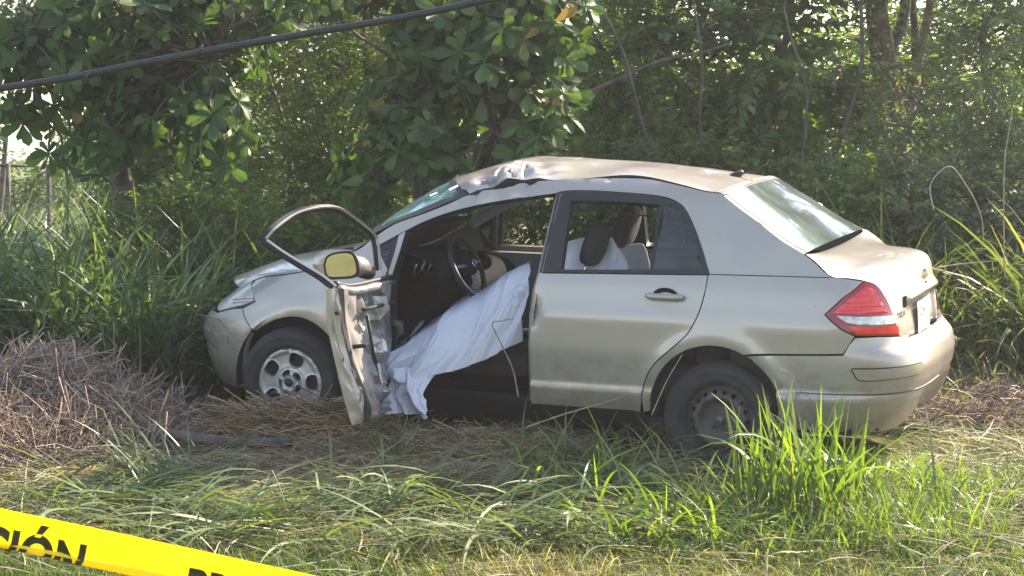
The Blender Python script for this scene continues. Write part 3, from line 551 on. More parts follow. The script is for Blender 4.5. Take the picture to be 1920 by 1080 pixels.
clump('green bent grass heap beside the rear wheel', .62, 11.2, .16, .12, 90, (.2, .5), (.008, .015), 49, 'grass_grey', el=(.3, 1.3), dr=(.8, 2.4))

clump('small bright green weeds growing through the brush pile', -2.62, 11.85, .16, .14, 70, (.10, .28), (.006, .014), 150, 'clumpgrass', el=(.6, 1.5), dr=(.2, 1.5))
clump('few green weeds on the far slope of the brush pile', -2.35, 12.3, .14, .12, 45, (.12, .34), (.006, .013), 151, 'clumpgrass', el=(.6, 1.5), dr=(.2, 1.5))

clump('scattered tall blades left of the tall clump', .62, 10.3, .55, .35, 40, (.3, .6), (.010, .020), 152, 'clumpgrass', el=(.9, 1.5), dr=(.4, 2.2))
clump('loose broken grass blades right of the tall clump', 2.05, 10.45, .45, .35, 60, (.25, .5), (.006, .013), 153, 'clumpgrass', el=(.7, 1.5), dr=(.5, 2.4))

clump('loose tall grass blades in front of the sill left of the rear wheel', .45, 10.75, .45, .25, 60, (.3, .65), (.010, .020), 154, 'clumpgrass', el=(.8, 1.5), dr=(.5, 2.4))
clump('tall thin arching blades under the rear bumper', 1.85, 10.6, .35, .25, 46, (.35, .7), (.009, .018), 155, 'clumpgrass', el=(1.0, 1.5), dr=(.6, 2.2))
clump('wide low yellow green grass at the bottom right', 1.35, 9.75, .7, .3, 420, (.12, .36), (.005, .012), 156, 'clumpgrass', el=(.6, 1.5), dr=(.3, 1.8))

# ---------------------------------------------------------------- the car (built in its own axes: u rearward, v away from the verge, w up)
HALF = .8475
class Wrap:
    def __init__(s, u0, ext, n):
        s.u0 = u0; s.n = n; s.t = np.linspace(0, np.pi/2, 600)
        u = (ext-u0)*np.sin(s.t)**(2/n); v = HALF*(1-np.cos(s.t)**(2/n))
        s.a = np.concatenate([[0], np.cumsum(np.hypot(np.diff(u), np.diff(v)))]); s.L = s.a[-1]
    def tt(s, d): return np.interp(d, s.a, s.t)
REARW = Wrap(2.75, 3.56, 4.0); FRONTW = Wrap(.35, -.87, 2.6)
SMID = REARW.u0+REARW.L
def smooth_tab(tab, sig):
    a = np.array(tab); x = np.linspace(.05, 1.65, 321); y = np.interp(x, a[:, 0], a[:, 1])
    k = np.exp(-.5*(np.arange(-12, 13)*.005/sig)**2); k /= k.sum()
    return x, np.convolve(np.pad(y, 12, mode='edge'), k, mode='valid')
TI = smooth_tab([(.05, .22), (.2, .10), (.28, .05), (.36, .028), (.45, .016), (.6, .0), (.78, .0), (.86, .022), (.96, .045), (1.02, .066), (1.2, .13), (1.45, .235), (1.5, .28), (1.54, .36), (1.65, .6)], .014)
TU = smooth_tab([(.2, 3.5), (.66, 3.53), (.8, 3.53), (.95, 3.51), (1.02, 3.48), (1.08, 3.42), (1.6, 3.42)], .02)
TB = smooth_tab([(.2, 3.45), (.26, 3.52), (.32, 3.56), (.42, 3.60), (.44, 3.625), (.55, 3.64), (.64, 3.62), (.69, 3.56), (.76, 3.54)], .012)
TF = smooth_tab([(.15, -.75), (.25, -.82), (.4, -.87), (.5, -.875), (.52, -.89), (.58, -.885), (.65, -.83), (.70, -.75), (.8, -.60), (.9, -.42), (1.0, -.2)], .015)
def S(s, w, rear='up'):
    s = np.asarray(s, float); w = np.asarray(w, float)
    far = s > SMID
    s = np.where(far, 2*SMID-s, s)
    ur = np.interp(w, *(TU if rear == 'up' else TB)); uf = np.interp(w, *TF)
    ins = np.interp(w, *TI)
    if rear == 'bump':
        ins = ins-.008*np.clip((s-2.9)/.3, 0, 1)
    tr = REARW.tt(np.maximum(s-REARW.u0, 0)); tf = FRONTW.tt(np.maximum(FRONTW.u0-s, 0))
    u = np.where(s > REARW.u0, REARW.u0+(ur-REARW.u0)*np.sin(tr)**(2/REARW.n), np.where(s < FRONTW.u0, FRONTW.u0+(uf-FRONTW.u0)*np.sin(tf)**(2/FRONTW.n), s))
    c = np.where(s > REARW.u0, np.cos(tr)**(2/REARW.n), np.where(s < FRONTW.u0, np.cos(tf)**(2/FRONTW.n), 1))
    v = HALF-(HALF-ins)*c
    v = np.where(far, 2*HALF-v, v)
    return np.stack([u, v, w], -1)

car = empty('sedan_car'); tag(car, 'crashed beige four door sedan with dented roof and front door torn open', 'car')
car.matrix_world = Matrix([[*CR[0], CT[0]], [*CR[1], CT[1]], [*CR[2], CT[2]], [0, 0, 0, 1]])
def inpoly(P, poly):
    x, y = P[:, 0], P[:, 1]; c = np.zeros(len(P), bool); n = len(poly)
    for i in range(n):
        x1, y1 = poly[i]; x2, y2 = poly[i-1]
        if y1 == y2: continue
        k = ((y1 > y) != (y2 > y)) & (x < (x2-x1)*(y-y1)/(y2-y1)+x1); c ^= k
    return c
def densify(p, m):
    out = []
    for i in range(len(p)):
        a = np.array(p[i], float); b = np.array(p[(i+1) % len(p)], float); k = max(1, int(np.ceil(np.hypot(*(b-a))/m)))
        out += [a+(b-a)*j/k for j in range(k)]
    return np.array(out)
def area2(p): p = np.asarray(p); q = np.roll(p, -1, 0); return (p[:, 0]*q[:, 1]-q[:, 0]*p[:, 1]).sum()
def shrink(p, g):
    p = np.asarray(p, float); a = p-np.roll(p, 1, 0); b = np.roll(p, -1, 0)-p
    n = np.stack([-(a[:, 1]), a[:, 0]], 1); n /= np.linalg.norm(n, axis=1)[:, None]+1e-9; n2 = np.stack([-b[:, 1], b[:, 0]], 1); n2 /= np.linalg.norm(n2, axis=1)[:, None]+1e-9
    m = n+n2; m /= np.linalg.norm(m, axis=1)[:, None]+1e-9; return p+m*g
def clean(p):
    p = [np.array(q, float)[:2] for q in p]; out = []
    for q in p:
        if not out or np.hypot(*(q-out[-1])) > .004: out.append(q)
    if np.hypot(*(out[0]-out[-1])) < .004: out.pop()
    return np.array(out)
def tri2d(poly, holes=(), step=.045, gap=0., seg=None):
    loops = []
    for k, p in enumerate([poly, *holes]):
        p = clean(p); a = area2(p)
        if a < 0: p = p[::-1]
        p = densify(p, seg or step*.8)
        if gap: p = shrink(p, gap if k == 0 else -gap)
        loops.append(p)
    outer = loops[0]; lo, hi = outer.min(0), outer.max(0)
    gx, gy = np.meshgrid(np.arange(lo[0], hi[0], step), np.arange(lo[1], hi[1], step*.866)); gx = gx+(np.arange(gx.shape[0]) % 2)[:, None]*step*.5
    G = np.stack([gx.ravel(), gy.ravel()], 1); keep = inpoly(G, outer)
    for h in loops[1:]: keep &= ~inpoly(G, h)
    G = G[keep]; B = np.concatenate(loops)
    if len(G): G = G[np.array([np.min(np.hypot(*(B-g).T)) > step*.45 for g in G])]
    V = np.concatenate([B, G]); E = []; n = 0
    for p in loops: E += [(n+i, n+(i+1) % len(p)) for i in range(len(p))]; n += len(p)
    v, e, f, *_ = delaunay_2d_cdt([Vector(map(float, q)) for q in V], E, [], 0, 1e-6)
    V = np.array([tuple(q) for q in v]); F = np.array([t for t in f if len(t) == 3]); c = V[F].mean(1); k = inpoly(c, outer)
    for h in loops[1:]: k &= ~inpoly(c, h)
    F = F[k]; A = V[F]; cr_ = (A[:, 1, 0]-A[:, 0, 0])*(A[:, 2, 1]-A[:, 0, 1])-(A[:, 1, 1]-A[:, 0, 1])*(A[:, 2, 0]-A[:, 0, 0])
    F[cr_ < 0] = F[cr_ < 0][:, ::-1]
    F = F[np.abs(cr_) > 1e-9]
    cnt = {}
    for t in F:
        for i in range(3): cnt[(t[i], t[(i+1) % 3])] = 1
    bd = [(a, b) for (a, b) in cnt if (b, a) not in cnt]
    return V, F, bd
def bodydisp(s, w):
    d = .0012*vnoise(s*3.1, w*3.7, seed=4)+.0005*vnoise(s*11, w*11, seed=5)
    for cs, cw, r in ((2.565, .30, .36), (.02, .33, .365)):
        q = np.hypot(s-cs, w-cw)-r; d = d+.014*np.exp(-((q-.035)/.045)**2)
    d = d-.035*np.exp(-((s-1.50)/.06)**2-((w-.80)/.07)**2)                       # dent at the edge of the rear door
    k = np.exp(-((s-1.28)/.22)**4)*np.clip((w-1.33)/.04, 0, 1); d = d+k*(.045*vnoise(s*22, w*16, seed=6)+.02*vnoise(s*50, w*40, seed=7)-.012)   # crumpled rail
    d = d+.014*np.clip((.405-w)/.012, 0, 1)*((s > 1.4) & (s < 2.25))
    return d
def panel(name, parent, mat, poly, surf='up', thick=.022, step=.045, holes=(), off=0., gap=0., mirror=False, disp=bodydisp, extra=None, seg=None):
    V2, F, bd = tri2d(poly, holes, step, gap, seg)
    s, w = V2[:, 0], V2[:, 1]; e = 1e-3
    f = (lambda a, b: S(a, b, surf))
    P = f(s, w); n = np.cross(f(s+e, w)-f(s-e, w), f(s, w+e)-f(s, w-e)); n /= np.linalg.norm(n, axis=1)[:, None]+1e-12
    P = P+n*(off+(disp(s, w) if disp else 0)+(extra(s, w) if extra else 0))[:, None] if (disp or extra) else P+n*off
    bi = sorted({i for q in bd for i in q}); ix = {b: k for k, b in enumerate(bi)}; nv = len(P)
    Vr = P[bi]; Vi = P[bi]-n[bi]*thick
    V = np.concatenate([P, Vr, Vi]); nb = len(bi)
    Fa = [tuple(t) for t in F]+[(nv+ix[b], nv+ix[a], nv+nb+ix[a], nv+nb+ix[b]) for a, b in bd]
    if mirror: V = V.copy(); V[:, 1] = 2*HALF-V[:, 1]; Fa = [t[::-1] for t in Fa]
    return part(name, parent, V, Fa, M[mat] if isinstance(mat, str) else mat)
def both(name, parent, mat, poly, **k):
    return panel(name, parent, mat, poly, **k), panel(name, parent, mat, poly, mirror=True, **k)
def arc(cs, cw, r, a0, a1, n=18): return [(cs+r*math.cos(math.radians(a0+(a1-a0)*i/n)), cw+r*math.sin(math.radians(a0+(a1-a0)*i/n))) for i in range(n+1)]

# --- body side: rail, rear pillar and rear quarter in one panel
RAIL_HI = [tuple(q) for q in cr([(0.496, 1.156), (0.622, 1.241), (0.81, 1.311), (0.967, 1.376), (1.056, 1.42), (1.213, 1.458), (1.376, 1.49), (1.605, 1.513), (1.912, 1.525), (2.103, 1.522), (2.301, 1.493), (2.431, 1.469), (2.523, 1.461)], 4)]
RAIL_LO = [tuple(q) for q in cr([(0.53, 1.112), (0.674, 1.191), (0.831, 1.27), (1.022, 1.335), (1.237, 1.382), (1.448, 1.414), (1.588, 1.437)], 4)]
FRAME_TOP = [tuple(q) for q in cr([(1.585, 1.44), (1.653, 1.452), (1.789, 1.455), (1.977, 1.449), (2.148, 1.44), (2.243, 1.425), (2.315, 1.393), (2.366, 1.338), (2.448, 1.2), (2.506, 1.068), (2.523, 1.033)], 4)]
DOOR_REAR = [tuple(q) for q in cr([(2.513, 1.033), (2.506, 0.951), (2.478, 0.829), (2.424, 0.72), (2.335, 0.635), (2.236, 0.545), (2.182, 0.451), (2.161, 0.352)], 4)]
DOOR_FRONT = [tuple(q) for q in cr([(1.54, 1.007), (1.523, 0.922), (1.516, 0.808), (1.51, 0.63), (1.506, 0.448), (1.499, 0.276)], 4)]
RW_NEAR = [(2.536, 1.458), (2.639, 1.39), (2.745, 1.326), (2.847, 1.27), (2.929, 1.226), (3.018, 1.188), (3.082, 1.162)]
LID_NEAR = [(3.093, 1.156), (3.171, 1.109), (3.243, 1.045), (3.338, 1.036), (3.427, 1.022)]
TAIL_EDGE = [(3.427, 1.022), (3.28, 0.937), (3.181, 0.852), (3.222, 0.814), (3.27, 0.779), (3.348, 0.741)]
BUMP_LINE = [(3.335, 0.714), (3.287, 0.647), (3.052, 0.638), (2.772, 0.627)]
BUMP_B = [(3.318, 0.714), (3.236, 0.644), (3.021, 0.633), (2.775, 0.621)]
R_ARCH = arc(2.565, .30, .36, 62, 182)
R_ARCH_LO = arc(2.565, .30, .36, 62, 0)
F_ARCH = arc(.02, .33, .365, 46, 178)
side_poly = RAIL_HI+RW_NEAR+LID_NEAR[1:]+TAIL_EDGE+BUMP_LINE[1:]+R_ARCH+[(2.165, .28)]+DOOR_REAR[::-1]+FRAME_TOP[::-1]+RAIL_LO[::-1]
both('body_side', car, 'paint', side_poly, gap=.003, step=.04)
panel('roof_rail_trim', car, 'headliner', RAIL_HI+FRAME_TOP[::-1]+RAIL_LO[::-1], off=-.045, mirror=True, disp=None)
# --- rear doors
def rear_door(mirror):
    d = empty('rear_door'); d.parent = car
    DP = DOOR_FRONT+[(1.515, .275), (2.15, .275)]+DOOR_REAR[::-1]
    panel('door_skin', d, 'paint', DP, gap=.004, mirror=mirror, step=.024)
    panel('door_trim', d, 'cabin_grey', DP, off=-.075, gap=.02, mirror=mirror, disp=None)
    win = [(1.677, 1.399), (1.922, 1.399), (2.192, 1.39), (2.178, 1.051), (1.67, 1.033)]
    qg = [(2.209, 1.393), (2.281, 1.382), (2.349, 1.32), (2.424, 1.185), (2.475, 1.066), (2.195, 1.054)]
    panel('window_frame', d, 'black', [DOOR_FRONT[0]]+FRAME_TOP, holes=[win, qg], gap=.003, off=-.004, mirror=mirror, disp=None, step=.05, thick=.05)
    panel('quarter_glass', d, 'tint', qg, off=-.012, gap=-.004, mirror=mirror, disp=None, thick=.004)
    h = empty('door_handle'); h.parent = d
    e0, e1 = [(2.188, 0.905), (2.393, 0.91)]
    c = S(*np.array([((e0[0]+e1[0])/2-.005, (e0[1]+e1[1])/2)]).T)[0]
    mb = MB(); n = 22
    for k, (rr, dep) in enumerate(((.078, .002), (.060, .001), (.0, .001))): pass
    P = []
    for rr, dv in ((1., -.004), (.86, .004), (.4, .010), (.02, .012)):
        P.append([(c[0]+.075*rr*math.cos(t), c[1]+dv-.003, c[2]+.052*rr*math.sin(t)) for t in np.linspace(0, 2*math.pi, n)])
    mb.grid(P)
    sub = [mb]
    hb = MB(); L = np.linspace(-.105, .105, 12)
    hb.tube([(c[0]+x, c[1]-.020-.014*(1-(x/.105)**2), c[2]+.004) for x in L], [.012]+[.019]*10+[.012], 10)
    for m_, nm, mt in ((mb, 'handle_cup', 'inner' if False else 'cabin'), (hb, 'grip', 'paint')):
        if mirror:
            for V in m_.V: V[:, 1] = 2*HALF-V[:, 1]
        m_.build(nm, M[mt], h)
    return d
rear_door(False); rear_door(True)
# --- B pillar and its flange seen through the front opening
mb = MB()
PB = S(*np.array([(1.595, 1.431), (1.581, 1.3), (1.564, 1.153), (1.547, 1.004), (1.527, 0.91), (1.52, 0.779), (1.516, 0.6), (1.499, 0.284)]).T)
for w_, off, mt, nm in ((.035, (-.018, .012), 'paint', 'pillar_flange'), (.10, (-.02, .05), 'cabin', 'pillar')):
    mb = MB(); mb.grid(np.stack([PB+np.array([.012, off[1]*.3, 0]), PB+np.array([off[0], off[1], 0]), PB+np.array([off[0]+.02, off[1]+w_, 0])], 1)); mb.build(nm, M[mt], car)
    V = mb.V[0].copy(); V[:, 1] = 2*HALF-V[:, 1]; m2 = MB(); m2.add(V, mb.F); m2.build(nm, M['cabin_grey'], car)
# --- front fenders, lower A pillar, little corner window
fend = [(-0.493, 0.714), (-0.971, 0.785)]
HOODL = [tuple(q) for q in cr([(-0.971, 0.785), (-0.705, 0.878), (-0.258, 0.94), (0.066, 0.995), (0.38, 1.077), (0.493, 1.153)], 5)]
FG = [(-0.756, 0.852), (-0.394, 0.758), (-0.469, 0.712), (-0.271, 0.606)]
fpoly = HOODL[4:]+[(0.53, 1.112), (0.622, 0.989), (0.609, 0.946)]+[(.46, .90), (.45, .30), (.38, .30)]+F_ARCH[:13]+[FG[3], FG[2], FG[1], FG[0]]
both('front_fender', car, 'paint', fpoly, gap=.003)
FP = [(0.537, 1.106), (0.66, 1.177), (0.65, 1.095), (0.626, 0.969), (0.561, 0.966)]
both('corner_window_frame', car, 'black', FP, off=-.006, disp=None, holes=[[(0.554, 1.086), (0.612, 1.112), (0.609, 1.063), (0.588, 1.004), (0.564, 1.001)]], gap=.002)
both('corner_window', car, 'tint', [(0.551, 1.089), (0.612, 1.115), (0.612, 1.063), (0.588, 0.998), (0.561, 0.995)], off=-.012, disp=None, thick=.004)
both('front_pillar', car, 'paint', [(0.66, 1.18), (0.698, 1.203), (0.684, 1.118), (0.667, 1.036), (0.65, 0.957), (0.65, 0.829), (0.636, 0.826), (0.626, 0.969), (0.65, 1.095)], off=.0, thick=.05, disp=None)
PA = S(*np.array([(0.704, 1.203), (0.687, 1.109), (0.67, 1.03), (0.657, 0.96), (0.657, 0.829), (0.657, 0.647), (0.643, 0.396), (0.616, 0.223)]).T)
mb = MB(); mb.grid(np.stack([PA, PA+np.array([.01, .05, 0]), PA+np.array([-.03, .16, 0])], 1)); mb.build('door_jamb', M['black'], car)
PR = S(*np.array(RAIL_LO[3:]).T)
mb = MB(); mb.grid(np.stack([PR+np.array([0, .005, .003]), PR+np.array([.0, .02, -.012]), PR+np.array([.0, .07, -.018])], 1)); mb.build('door_weatherstrip', M['black'], car)
# --- sills
both('sill', car, 'black', [(.40, .16), (2.16, .16), (2.16, .27), (1.5, .285), (.46, .295), (.40, .29)], disp=None, thick=.06)
# --- bumpers
mirs = lambda L: [(2*SMID-s, w) for s, w in L][::-1]
TL_BOT = [(3.338, 0.738), (3.468, 0.738), (3.628, 0.723), (3.69, 0.688), (3.731, 0.668)]
TL_BOT = [(s, min(w, .735) if i < 3 else .705) for i, (s, w) in enumerate(TL_BOT)]+[(SMID-.15, .70)]
half = R_ARCH_LO[::-1][:0]+[(2.925, .24)]+[q for q in arc(2.565, .30, .36, 2, 60)]+BUMP_B[::-1]+TL_BOT
full = half+mirs(half)+[(2*SMID-3.4, .225), (SMID+.4, .215), (SMID-.4, .215), (3.4, .225)]
rb = panel('rear_bumper', car, 'paint', full, surf='bump', gap=.002, step=.024, extra=lambda s, w: .020*np.clip((.430-w)/.010, 0, 1)-.012*np.exp(-((w-.437)/.008)**2)-.03*np.exp(-((np.abs(s-SMID)-.02)/.33)**6)*np.clip((.42-w)/.03, 0, 1))
for q in (lambda L: L, mirs):
    st = q([tuple(p) for p in cr([(3.267, 0.571), (3.379, 0.571), (3.57, 0.571), (3.717, 0.571), (3.717, 0.545), (3.696, 0.524), (3.533, 0.521), (3.325, 0.513), (3.284, 0.533)], 3)])
    panel('strip_groove', rb, 'seal', st, surf='bump', off=.004, gap=-.007, step=.03, seg=.02, thick=.004)
    panel('bumper_strip', rb, 'paint', st, surf='bump', off=.013, step=.03, seg=.02, thick=.016)
fb = [(FRONTW.u0-FRONTW.L, .20), (-1.0, .205), (-.80, .21), (-.55, .215), (-.36, .24)]+arc(.02, .33, .365, 194, 140)+[FG[3], FG[2]]+[(-0.568, 0.697), (-0.694, 0.659)]+[(-.95, .66), (FRONTW.u0-FRONTW.L, .66)]
frb, _ = both('front_bumper', car, 'paint', fb, gap=.002)
both('grille', car, 'black', [(FRONTW.u0-FRONTW.L, .668), (-.95, .668), (-.93, .78), (FRONTW.u0-FRONTW.L, .80)], disp=None)
for mi in (False, True):
    panel('bumper_strip', frb, 'paint', [(-.86, .552), (-.62, .550), (-.49, .548), (-.465, .535), (-.47, .512), (-.49, .500), (-.62, .498), (-.86, .500)], off=.008, step=.03, thick=.012, mirror=mi)
sb_ = S(*np.array(cr([(2.925, .432), (3.1, .432), (3.3, .432), (3.6, .432), (3.9, .432), (SMID, .432)], 6)).T, 'bump'); nn_ = np.gradient(sb_, axis=0); nn_ = np.stack([nn_[:, 1], -nn_[:, 0], 0*nn_[:, 0]], 1); nn_ /= np.linalg.norm(nn_, axis=1)[:, None]; mb = MB(); mb.tube(sb_+nn_*.003, .0045, 5); mb.build('bumper_crease_shade', M['seal'], rb)  # dark tube draws the shade line of the lower bumper crease
hl = [(-0.715, 0.665), (-0.991, 0.709), (-0.967, 0.764), (-0.967, 0.805), (-0.766, 0.849), (-0.514, 0.808), (-0.408, 0.761), (-0.493, 0.726), (-0.582, 0.703)]
for mi in (False, True):
    h = panel('headlight', car, 'lamp', hl, off=.004, gap=.003, mirror=mi, disp=None)
    panel('lens_rib', h, 'lamp', [(-0.715, 0.747), (-0.462, 0.785), (-0.439, 0.776), (-0.684, 0.741)], off=.009, mirror=mi, disp=None, step=.02)
    panel('lens_rib', h, 'lamp', [(-0.657, 0.732), (-0.428, 0.767), (-0.411, 0.761), (-0.633, 0.726)], off=.009, mirror=mi, disp=None, step=.02)
# --- tail lights
tl = [(3.185, 0.852), (3.29, 0.943), (3.424, 1.019), (3.468, 1.013), (3.499, 0.992), (3.55, 0.925), (3.601, 0.837), (3.666, 0.723), (3.482, 0.738), (3.352, 0.744), (3.27, 0.782), (3.226, 0.814)]
up = [(3.226, 0.861), (3.311, 0.931), (3.417, 0.992), (3.461, 0.981), (3.499, 0.925), (3.546, 0.849), (3.383, 0.852)]
low = [(3.243, 0.846), (3.383, 0.84), (3.557, 0.837), (3.615, 0.834), (3.635, 0.793), (3.482, 0.796), (3.366, 0.799), (3.301, 0.811)]
bot = [(3.308, 0.793), (3.464, 0.782), (3.642, 0.776), (3.652, 0.738), (3.464, 0.75), (3.355, 0.755)]
for mi in (False, True):
    t = panel('tail_light', car, 'red', tl, off=.006, gap=.001, mirror=mi, disp=None, step=.03)
    panel('brake_lens', t, 'redlight', up, off=.011, mirror=mi, disp=None, step=.012, extra=lambda s, w: .0025*np.sin(w*420), thick=.006)
    panel('reverse_lens', t, 'clearlens', low, off=.011, mirror=mi, disp=None, step=.015, extra=lambda s, w: .002*np.sin(w*500)*(s < 3.43), thick=.006)
    panel('lower_lens', t, 'redlight', bot, off=.011, mirror=mi, disp=None, step=.02, thick=.006)
# --- boot lid
def P3(L): return S(*np.array(L).T)
EDGE = P3([(3.093, 1.159), (3.178, 1.112), (3.25, 1.048), (3.342, 1.039), (3.434, 1.025), (3.502, 0.998), (3.557, 0.922), (3.611, 0.831), (3.673, 0.723), (3.782, 0.685), (3.928, 0.644)])
CENT = np.array([(3.02, HALF, 1.128), (3.13, HALF, 1.124), (3.26, HALF, 1.120), (3.38, HALF, 1.113), (3.465, HALF, 1.098), (3.512, HALF, 1.055), (3.528, HALF, .96), (3.53, HALF, .86), (3.548, HALF, .74), (3.553, HALF, .69), (3.556, HALF, .655)])
EDc, CEc = cr(EDGE, 5), cr(CENT, 5)
def lid(q, x):
    i = q*(len(CEc)-1); k = np.arange(len(CEc)); E_ = np.stack([np.interp(i, k, EDc[:, c]) for c in range(3)], -1); C_ = np.stack([np.interp(i, k, CEc[:, c]) for c in range(3)], -1)
    ax = np.abs(x)
    u = C_[..., 0]-(C_[..., 0]-E_[..., 0])*ax**2.6; w = C_[..., 2]-(C_[..., 2]-E_[..., 2])*ax**2.4
    hw = HALF-E_[..., 1]; v = HALF+x*hw
    # plate recess and the bar above it
    rec = np.clip((.40-np.abs(v-HALF))/.04, 0, 1)*np.clip((q-.665)/.03, 0, 1)*np.clip((.965-q)/.02, 0, 1)
    bar = np.clip((.43-np.abs(v-HALF))/.05, 0, 1)*np.exp(-((q-.645)/.028)**2)
    u = u-.032*rec+.024*bar
    return np.stack([u, v, w], -1)
qq, xx = np.meshgrid(np.linspace(0, 1, 110), np.linspace(-1, 1, 90), indexing='ij')
mb = MB(); mb.grid(lid(qq, xx)); LID = mb.build('boot_lid', M['paint'], car)
ed = lid(np.linspace(0, 1, 60), np.full(60, -1.0)); mb = MB(); mb.grid(np.stack([ed, ed+np.array([-.03, .02, -.02])], 1)); mb.build('lid_seam', M['seal'], car)
def lidq(w):                                                # parameter of the rear face at a given height
    t = np.linspace(.45, 1, 400); return float(np.interp(-w, -lid(t, np.zeros(400))[:, 2], t))
def text2d(s, size, spacing=1.0, bold=.012):
    cu = bpy.data.curves.new('lettering', 'FONT'); cu.body = s; cu.size = size; cu.align_x = 'CENTER'; cu.align_y = 'CENTER'; cu.extrude = 0; cu.space_character = spacing; cu.offset = size*bold
    o = bpy.data.objects.new('lettering', cu); COL.objects.link(o); dg = bpy.context.evaluated_depsgraph_get(); me = bpy.data.meshes.new_from_object(o.evaluated_get(dg))
    V = np.array([v.co[:2] for v in me.vertices]); F = [tuple(p.vertices) for p in me.polygons]
    bpy.data.objects.remove(o); bpy.data.curves.remove(cu); bpy.data.meshes.remove(me); return V, F
def onlid(name, V, F, v0, w0, mat, off=.004, parent=None, flat=None):
    """flat print or badge laid on the rear face; V in metres, x towards +v"""
    V = np.asarray(V, float); v = v0+V[:, 0]; w = w0+V[:, 1]
    q = np.array([lidq(a) for a in w]); hw = np.interp(q*(len(EDc)-1), np.arange(len(EDc)), HALF-EDc[:, 1]); P = lid(q, (v-HALF)/hw); P[:, 0] += off
    if flat is not None: P[:, 0] = flat+off+(P[:, 2]-w0)*-.05
    return part(name, parent or LID, P, F, M[mat], False)
def ringpoly(r0, r1, n=40, sx=1.):
    t = np.linspace(0, 2*math.pi, n, endpoint=False); V = np.concatenate([np.stack([np.cos(t)*r0*sx, np.sin(t)*r0], 1), np.stack([np.cos(t)*r1*sx, np.sin(t)*r1], 1)])
    return V, [(i, (i+1) % n, n+(i+1) % n, n+i) for i in range(n)]
def rect(x0, y0, x1, y1): return [(x0, y0), (x1, y0), (x1, y1), (x0, y1)], [(0, 1, 2, 3)]
V, F = ringpoly(.030, .040, sx=1.1); em = onlid('emblem', V, F, HALF+.0, .985, 'cabin', .005)
V, F = rect(-.05, -.009, .05, .009); onlid('emblem', V, F, HALF, .985, 'chrome', .007)
V, F = text2d('TIIDA', .045); onlid('badge_lettering', V, F, .36, .845, 'cabin', .004)
V, F = rect(-.018, -.03, .018, .03); onlid('side_badge', V, F, .42, .905, 'cabin', .004)
pu = float(lid(np.array(lidq(.775)), np.array(0.))[0]+.012)
V, F = rect(-.155, -.085, .155, .085); onlid('licence_plate', V, F, HALF-.02, .775, 'plate', .006, flat=pu)
V, F = text2d('CJN 1', .078, 1.1, .03); pl = onlid('plate_lettering', V, F, HALF-.02, .800, 'plate_print', .009, flat=pu)
V, F = text2d('102632', .048, 1.1, .03); onlid('plate_lettering', V, F, HALF-.02, .728, 'plate_red', .009, flat=pu)
sm = S(*np.array(cr([(2.526, 1.036), (2.724, 1.039), (2.987, 1.042), (3.232, 1.042)], 4)).T)+np.array([0, -.0005, 0]); mb = MB(); mb.tube(sm, .0028, 5); mb.build('quarter_crease_shade', M['seal'], car)  # dark tube stands in for the shading change along the belt crease
# --- rear window
NE = P3(RW_NEAR); FE = NE.copy(); FE[:, 1] = 2*HALF-FE[:, 1]
xr = np.linspace(-1, 1, 31); g_ = []
for i in range(len(NE)):
    h = HALF-NE[i, 1]; b_ = .055*(1-np.abs(xr)**2.4)
    g_.append(np.stack([NE[i, 0]+b_*.85, HALF+xr*h, NE[i, 2]+b_*.55], -1))
g_ = np.array(g_); mb = MB(); mb.grid(g_[:, 1:-1]*1.0); mb.build('rear_window', M['rearglass'], car)
for sl in (slice(0, 3), slice(-3, None)):
    mb = MB(); k = g_[:, sl]; mb.grid(k+np.array([-.004, 0, -.004])); mb.build('rear_window_seal', M['seal'], car)
mb = MB(); mb.grid(np.stack([g_[0]+np.array([-.03, 0, .012]), g_[0]+np.array([.012, 0, -.006])], 0)); mb.build('rear_window_seal', M['seal'], car)
# --- roof with its buckles
RN = P3([(1.056, 1.422), (1.209, 1.461), (1.376, 1.493), (1.602, 1.516), (1.912, 1.528), (2.1, 1.525), (2.301, 1.496), (2.431, 1.472), (2.53, 1.463)])
RN[:, 2] += np.array([.01, .012, .012, .012, .010, .006, .002, .0, .0])
RCN = np.array([(.76, 1.478), (1.15, 1.588), (1.30, 1.592), (1.45, 1.590), (1.86, 1.573), (2.08, 1.556), (2.30, 1.530), (2.45, 1.510), (2.56, 1.490)])
RNc = cr(RN, 10); RCc = cr(np.stack([RCN[:, 0], np.full(9, HALF), RCN[:, 1]], 1), 10)
k_ = len(RNc); xr = np.linspace(-1, 1, 110); g_ = []
for i in range(k_):
    E_, C_ = RNc[i], RCc[i]; ax = np.abs(xr); h = HALF-E_[1]
    p = 2.8
    far = 1.478 if i > 0 else 1.44
    we = np.where(xr < 0, E_[2], min(E_[2]+.0, 1.46))
    u = C_[0]-(C_[0]-E_[0])*ax**2.2; w = C_[2]-(C_[2]-we)*ax**p
    g_.append(np.stack([u, HALF+xr*h, w], -1))
g_ = np.array(g_); U_, V_ = g_[..., 0], g_[..., 1]
m_ = np.exp(-((U_-1.18)/.24)**2-((V_-.36)/.20)**2)
ridge = np.abs(((U_-1.05)*5+(V_-.3)*3.3) % 1-.5)-.25+.8*(np.abs(((U_-1.1)*3.4-(V_-.3)*6.1) % 1-.5)-.25)
g_[..., 2] += m_*(.085*ridge-.015)+.07*m_*vnoise(U_*13, V_*15, seed=8)
m2 = np.exp(-((U_-1.62)/.16)**2-((V_-.45)/.25)**2); g_[..., 2] += -.028*m2
m3 = np.exp(-((U_-1.45)/.7)**4); g_[..., 2] += m3*.010*vnoise(U_*5, V_*5, seed=12)
mb = MB(); mb.grid(g_); ROOF = mb.build('roof', M['paint'], car)
